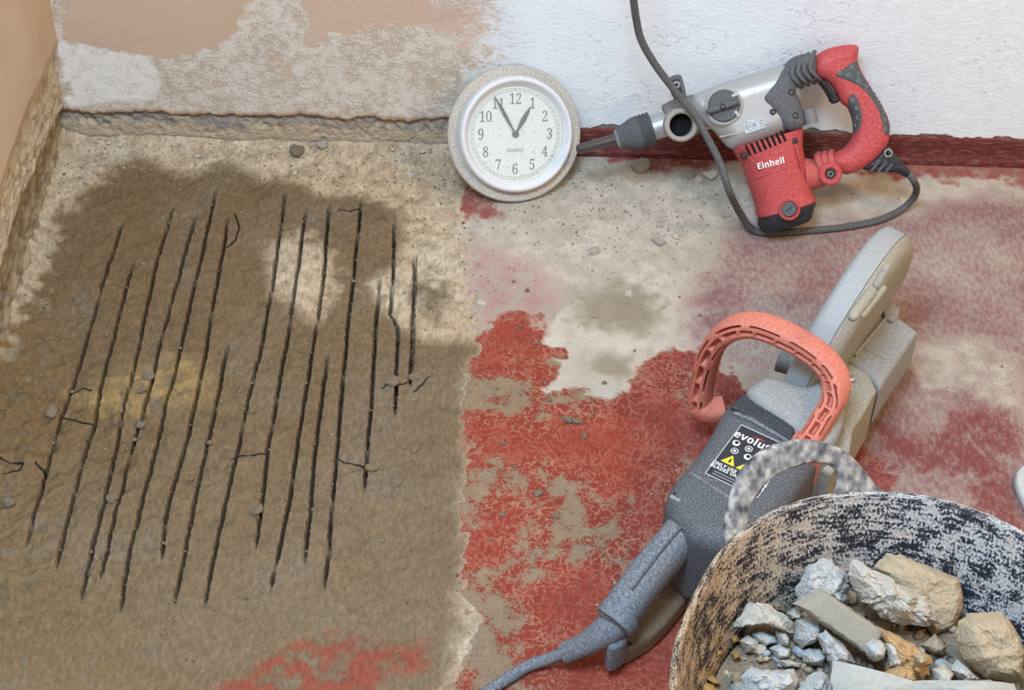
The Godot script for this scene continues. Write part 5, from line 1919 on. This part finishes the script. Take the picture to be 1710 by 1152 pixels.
	lump(n, "thin white sliver between the pale ridge lump and the bluish knob", "rubble", "", [385, 900, 440, 890, 495, 915, 505, 945, 450, 955, 405, 930], 0.203, 40, 0.012, 0.012, blue, 12)
	lump(n, "upright grey flake standing behind the gritty lump in the tub", "rubble", "", [492, 885, 530, 878, 555, 920, 545, 960, 510, 950], 0.208, 42, 0.016, 0.015, blue, 13)
	lump(n, "grey sugary lump below the upright flake in the tub", "rubble", "", [462, 965, 515, 945, 565, 970, 560, 1010, 500, 1015], 0.200, 40, 0.016, 0.015, blue, 14)
	lump(n, "flat cream pebble at the edge of the brown grit", "rubble", "", [505, 1020, 560, 1018, 610, 1035, 600, 1052, 530, 1050], 0.198, 40, 0.010, 0.010, cream, 15)
	lump(n, "broad white lump at the very front of the tub", "rubble", "", [340, 1080, 390, 1055, 480, 1065, 570, 1060, 600, 1110, 580, 1190, 340, 1190], 0.206, 40, 0.024, 0.02, blue, 16)
	lump(n, "pale blue lump between the broad white lump and the curved shard", "rubble", "", [590, 1150, 640, 1090, 700, 1062, 750, 1120, 765, 1200, 600, 1200], 0.208, 40, 0.024, 0.02, blue, 17)
	lump("plaster_shard", "long smooth curved off-white shard at the front edge of the tub", "rubble", "", [748, 1020, 800, 1030, 900, 1070, 1020, 1105, 1150, 1130, 1290, 1135, 1450, 1110, 1560, 1125, 1580, 1200, 760, 1200, 742, 1110], 0.243, 34, 0.016, 0.02, white, 18, Vector2(1110, 720), 0.375, 0.05, 4.0, 40.0)
	lump(n, "white chip with a brown hollow in front of the tan-faced block", "rubble", "", [1270, 1060, 1300, 1015, 1345, 1050, 1410, 1110, 1330, 1130], 0.216, 42, 0.018, 0.015, blue, 19)
	lump(n, "orange-brown lump sitting between the white lump and the curved shard", "rubble", "", [975, 1080, 1040, 1040, 1110, 1060, 1120, 1110, 1020, 1110], 0.226, 42, 0.016, 0.015, ochre, 20)
	lump(n, "tall pale splinter leaning on the ochre-stained lump", "rubble", "", [985, 945, 1015, 940, 1060, 1010, 1050, 1060, 1000, 1050], 0.230, 42, 0.014, 0.014, cream, 21)
	lump(n, "dark shadowed wedge deep between the block and the tan slab", "rubble", "", [1140, 950, 1200, 900, 1260, 960, 1240, 1000, 1180, 990], 0.196, 40, 0.016, 0.015, tan, 22)
	lump(n, "brown pebble tucked under the rear wall left of the grey bar", "rubble", "", [455, 770, 490, 742, 535, 775, 540, 810, 490, 805], 0.192, 40, 0.016, 0.015, gritty, 23)
	lump(n, "round grey pebble just left of the grey bar's end", "rubble", "", [540, 810, 575, 790, 610, 815, 605, 838, 560, 836], 0.198, 40, 0.014, 0.012, cream, 24)
	lump(n, "gritty grey lump in the brown grit below the pale ridge", "rubble", "", [330, 930, 370, 905, 420, 930, 425, 985, 360, 990], 0.196, 40, 0.014, 0.012, cream, 25)
	lump(n, "tan chip lying on the face of the ochre-stained lump", "rubble", "", [1100, 995, 1150, 990, 1170, 1025, 1130, 1045], 0.236, 42, 0.010, 0.008, tan, 26)
	lump(n, "pale lump beside the curved shard under the tan-faced block", "rubble", "", [1190, 1060, 1240, 1040, 1290, 1080, 1270, 1120, 1200, 1115], 0.220, 42, 0.016, 0.012, cream, 27)
	var yl := "yellow-brown crumb against the tan dusted inside of the tub"
	for q in [[120, 1060, 165, 1025, 205, 1050, 215, 1095, 160, 1100], [200, 970, 240, 950, 262, 985, 235, 1015, 205, 1005], [95, 1130, 150, 1105, 215, 1125, 260, 1180, 95, 1190], [215, 920, 255, 905, 285, 925, 260, 950], [280, 915, 320, 905, 340, 935, 300, 945], [170, 1095, 215, 1085, 250, 1125, 215, 1130], [290, 985, 320, 970, 335, 1005, 305, 1020]]:
		lump("rubble_crumb", yl, "rubble", "yellow-brown crumbs at the tub's side", q, 0.192, 40, 0.014, 0.012, yellow, 40 + int(q[0]))

# ---------------------------------------------------------------- stones and crumbs on the floor
func stone(called: String, label: String, group: String, x: float, y: float, size: float, m: Material, sd: int, squash := 0.55, category := "stone"):
	# a broken pebble: a ball cut by random planes; x, y, size in the photograph's pixels
	var p := fl(x, y)
	p.y = floor_h(p.x, p.z)
	p = fl(x, y, p.y)
	var r := size / 2.0 * (CAM_AT - p).length() / FOCAL
	var rg := RandomNumberGenerator.new()
	rg.seed = sd
	var cuts_n := []
	for k in 12: cuts_n.append([Vector3(rg.randf_range(-1, 1), rg.randf_range(-1, 1), rg.randf_range(-1, 1)).normalized(), rg.randf_range(0.50, 0.86)])
	var rows := []
	var wide := Vector2(rg.randf_range(0.85, 1.15), rg.randf_range(0.75, 1.0))
	var turn := Basis(Vector3.UP, rg.randf() * TAU)
	for i in range(0, 7):
		var ring := PackedVector3Array()
		var la := lerpf(-PI / 2 + 0.08, PI / 2 - 0.08, i / 6.0)
		for j in 11:
			var d := Vector3(cos(la) * cos(TAU * j / 11), sin(la), cos(la) * sin(TAU * j / 11))
			var t := 1.0
			for c in cuts_n:
				var q: float = d.dot(c[0])
				if q > 0.0: t = minf(t, c[1] / q)
			ring.append(turn * (d * t * Vector3(wide.x, squash, wide.y) * r * 1.3))
		rows.append(ring)
	var b := Bag.new()
	b.skin(rows)
	var o := put(called, b.mesh(20), m)
	o.position = p + Vector3(0, r * squash * 0.55, 0)
	tag(o, label, category, group)
	return o

func build_floor_stones():
	var grey := stuff(c8(150, 144, 134), c8(172, 164, 150), 0.4, 0.95, 20.0, 0.6, 0.0, 171, 0.3)
	var pale := stuff(c8(196, 186, 168), c8(176, 164, 144), 0.4, 0.95, 20.0, 0.6, 0.0, 172, 0.3)
	var mud := stuff(c8(116, 100, 76), c8(134, 118, 94), 0.4, 0.95, 20.0, 0.6, 0.0, 173, 0.3)
	var dark := stuff(c8(108, 96, 80), c8(134, 120, 100), 0.4, 0.95, 20.0, 0.6, 0.0, 174, 0.3)
	lump("concrete_flake", "flat grey concrete flake lying below the drill's chuck", "stone", "", [238, 985, 280, 960, 325, 950, 345, 935, 420, 950, 440, 1000, 400, 1060, 330, 1075, 290, 1055], floor_h(0.18, 0.02) + 0.004, 4, 0.005, 0.003, grey, 61, Vector2(1010, 100), 0.17544, 0.1, 8.0, 30.0)
	lump("concrete_flake", "pale flat flake beside the hanging cord under the drill", "stone", "", [920, 1085, 980, 1070, 1050, 1045, 1080, 1075, 1060, 1115, 1020, 1140, 965, 1115], floor_h(0.28, 0.04) + 0.004, 4, 0.004, 0.003, pale, 62, Vector2(1010, 100), 0.17544, 0.1, 8.0, 30.0)
	lump("concrete_flake", "grey flake with pointed ends in the dust left of the cord's bend", "stone", "", [700, 945, 760, 940, 820, 970, 780, 1000, 740, 985], floor_h(0.2, 0.18) + 0.003, 4, 0.004, 0.002, grey, 63, Vector2(940, 200), 0.21053, 0.1, 8.0, 30.0)
	var k := 300
	for q in [
		["grey rounded crumb just left of the pale flake under the drill", 1152, 293, 19, grey], ["pale rounded crumb touching the flat pale flake under the drill", 1168, 301, 15, pale],
		["grey stone set in the rubble along the wall foot, midway between corner and clock", 497, 254, 26, dark], ["grey stone at the wall foot next to the darker stone", 538, 242, 17, grey],
		["pale pointed chip on the dry floor left of the clock", 686, 293, 16, pale],
		["upright brown lump, the left one of two on the red paint", 947, 702, 17, dark], ["brown lump, the right one of two on the red paint", 963, 704, 16, dark],
		["brown lump on the red paint near the white dust patch", 918, 668, 12, dark], ["muddy crumb on the red paint below the two brown lumps", 976, 729, 11, mud],
		["dark crumb on the red paint level with the saw's grip", 930, 863, 12, dark],
		["grey lump lying on a saw cut in the sandy patch", 246, 630, 20, dark], ["tan lump below the grey one on the sandy patch", 238, 653, 18, mud],
		["grey lump lodged in a saw cut left of the middle", 235, 711, 19, dark], ["muddy lumpy stone by the leftmost saw cut", 88, 690, 24, mud],
		["tan broken lump across the fourth saw cut from the left", 188, 832, 26, mud], ["dark stone in the orange mud near the left edge", 16, 841, 24, dark],
		["grey pitted lump on the saw cut in front of the middle cracks", 431, 853, 22, dark],
		["large muddy lump right of the saw cuts, lowest of its cluster", 664, 808, 22, mud], ["flat muddy chip lying at the end of a saw cut", 620, 783, 22, mud],
		["pale muddy stone close to the red paint's edge", 694, 751, 18, mud], ["muddy stone next to the pale one near the red paint's edge", 674, 747, 14, mud],
		["muddy clod at the lower end of the short right-hand saw cuts", 655, 640, 24, mud], ["muddy clod beside the rightmost saw cut", 692, 630, 20, mud],
		["pale crumb on the dry dust below the clock", 804, 508, 13, pale], ["dusty clod in the grey dust below the drill chuck", 992, 421, 19, grey],
		["pale stone at the edge of the damp spot behind the saw's orange handle", 1051, 491, 15, pale], ["round pale pebble next to the pointed grey flake", 1130, 396, 13, pale],
		["thin dark chip stuck in the red paint left of the saw motor", 900, 825, 13, dark], ["small round stone in the khaki smear at the front", 638, 903, 12, dark],
	]:
		k += 1
		stone("stone", q[0], "", q[1], q[2], q[3], q[4], k)
	var groups := [
		["small pale crumb on the dusty floor between clock and drill cord", "crumbs below the drill", [1068, 307, 1172, 319, 1105, 393, 1118, 393, 1187, 316, 1078, 352, 1062, 338, 1132, 322, 1098, 340, 1118, 342, 1040, 300, 1010, 310, 1020, 372, 1080, 378, 1145, 384, 1170, 386, 1215, 360, 988, 392, 1024, 428, 1060, 436], pale],
		["small pale crumb in the rubble strip along the foot of the bare wall", "crumbs along the wall foot", [165, 238, 182, 240, 200, 243, 176, 255, 210, 258, 232, 247, 330, 262, 470, 246, 476, 280, 535, 281, 545, 272, 560, 262, 492, 290, 620, 254, 640, 258, 655, 250, 672, 256, 706, 254, 720, 262, 130, 275, 150, 290], pale],
		["small muddy crumb on the wet scored concrete", "crumbs among the saw cuts", [120, 655, 112, 695, 205, 655, 225, 735, 262, 560, 330, 388, 419, 366, 438, 355, 513, 575, 501, 617, 422, 688, 405, 674, 512, 640, 590, 470, 600, 420, 640, 560, 655, 610, 700, 570, 320, 800, 250, 762, 150, 815, 350, 740, 420, 640, 590, 860, 610, 720, 640, 700, 690, 690, 720, 640, 560, 900, 500, 870, 470, 800, 240, 440, 215, 505, 180, 560, 95, 560, 60, 640], mud],
		["small brown crumb on the red paint or the dust above it", "crumbs on the red paint", [840, 740, 858, 471, 899, 573, 787, 530, 870, 545, 880, 486, 830, 650, 860, 780, 990, 690, 910, 640, 1010, 640, 870, 660, 840, 860, 945, 820, 820, 900], dark],
	]
	for q in groups:
		var px: Array = q[2]
		for i in range(0, px.size(), 2):
			k += 1
			stone("crumb", q[0], q[1], px[i], px[i + 1], 5.5 + (k * 37 % 5), q[3], k)
	# the dust's finer grit, too small and too many to count
	var mm := MultiMesh.new()
	mm.transform_format = MultiMesh.TRANSFORM_3D
	mm.use_colors = true
	var bag := Bag.new()
	var rows := []
	for i in 4:
		var la := lerpf(-1.2, 1.2, i / 3.0)
		rows.append(ring_of(Vector3(0, sin(la) * 0.6, 0), Vector3(cos(la), 0, 0), Vector3(0, 0, cos(la) * 0.8), 6))
	bag.skin(rows)
	mm.mesh = bag.mesh(20)
	mm.instance_count = 5200
	var rg := RandomNumberGenerator.new()
	rg.seed = 99
	for i in mm.instance_count:
		var x := 0.0
		var z := 0.0
		var kind := i % 10
		if kind < 3:
			x = rg.randf_range(LEFT + 0.01, 0.02); z = absf(rg.randfn(0.02, 0.05)) + 0.004
		elif kind < 6:
			x = rg.randfn(0.13, 0.13); z = absf(rg.randfn(0.10, 0.09)) + 0.012
		elif kind < 9:
			x = rg.randf_range(LEFT + 0.01, -0.04); z = rg.randf_range(0.03, 0.92)
		else:
			x = rg.randf_range(-0.05, 0.75); z = rg.randf_range(0.05, 0.95)
		x = clampf(x, LEFT + 0.005, 0.78)
		var s := 0.0007 + 0.0016 * pow(rg.randf(), 3.0)
		mm.set_instance_transform(i, Transform3D(Basis(Vector3.UP, rg.randf() * TAU).scaled(Vector3(s, s, s) * rg.randf_range(0.8, 1.3)), Vector3(x, floor_h(x, z) + s * 0.3, z)))
		var c := c8(166, 153, 130) if kind < 6 and (x > -0.06 or z < 0.06) else (c8(126, 110, 84) if kind < 9 else c8(150, 134, 112))
		mm.set_instance_color(i, (c * rg.randf_range(0.75, 1.15)).srgb_to_linear())
	var mi := MultiMeshInstance3D.new()
	mi.name = "debris_grit"
	mi.multimesh = mm
	var gm := flat(Color.WHITE, 0.95)
	gm.vertex_color_use_as_albedo = true
	mi.material_override = gm
	add_child(mi)
	tag(mi, "fine grit and crumbs strewn over the concrete floor", "grit", "", "stuff")
	# a pale object that reaches into the picture at its right edge
	var of := Transform3D(Basis(Vector3.RIGHT, Vector3(0, 0, -1), Vector3.UP), fl(1740, 815))
	var bg := Bag.new()
	pillow(bg, smooth(fpoly(of, [1694, 800, 1699, 782, 1716, 770, 1790, 760, 1806, 860, 1740, 882, 1716, 852, 1702, 824], 0.014), 2), 0.004, 0.0005, 0.016, 0.006)
	var oc := put("offcut", bg.mesh(50), stuff(c8(186, 190, 188), c8(176, 172, 160), 0.3, 0.7, 5.0, 0.1, 0.0, 175))
	oc.transform = of
	tag(oc, "smooth pale grey rounded offcut on the floor beyond the tub", "offcut")
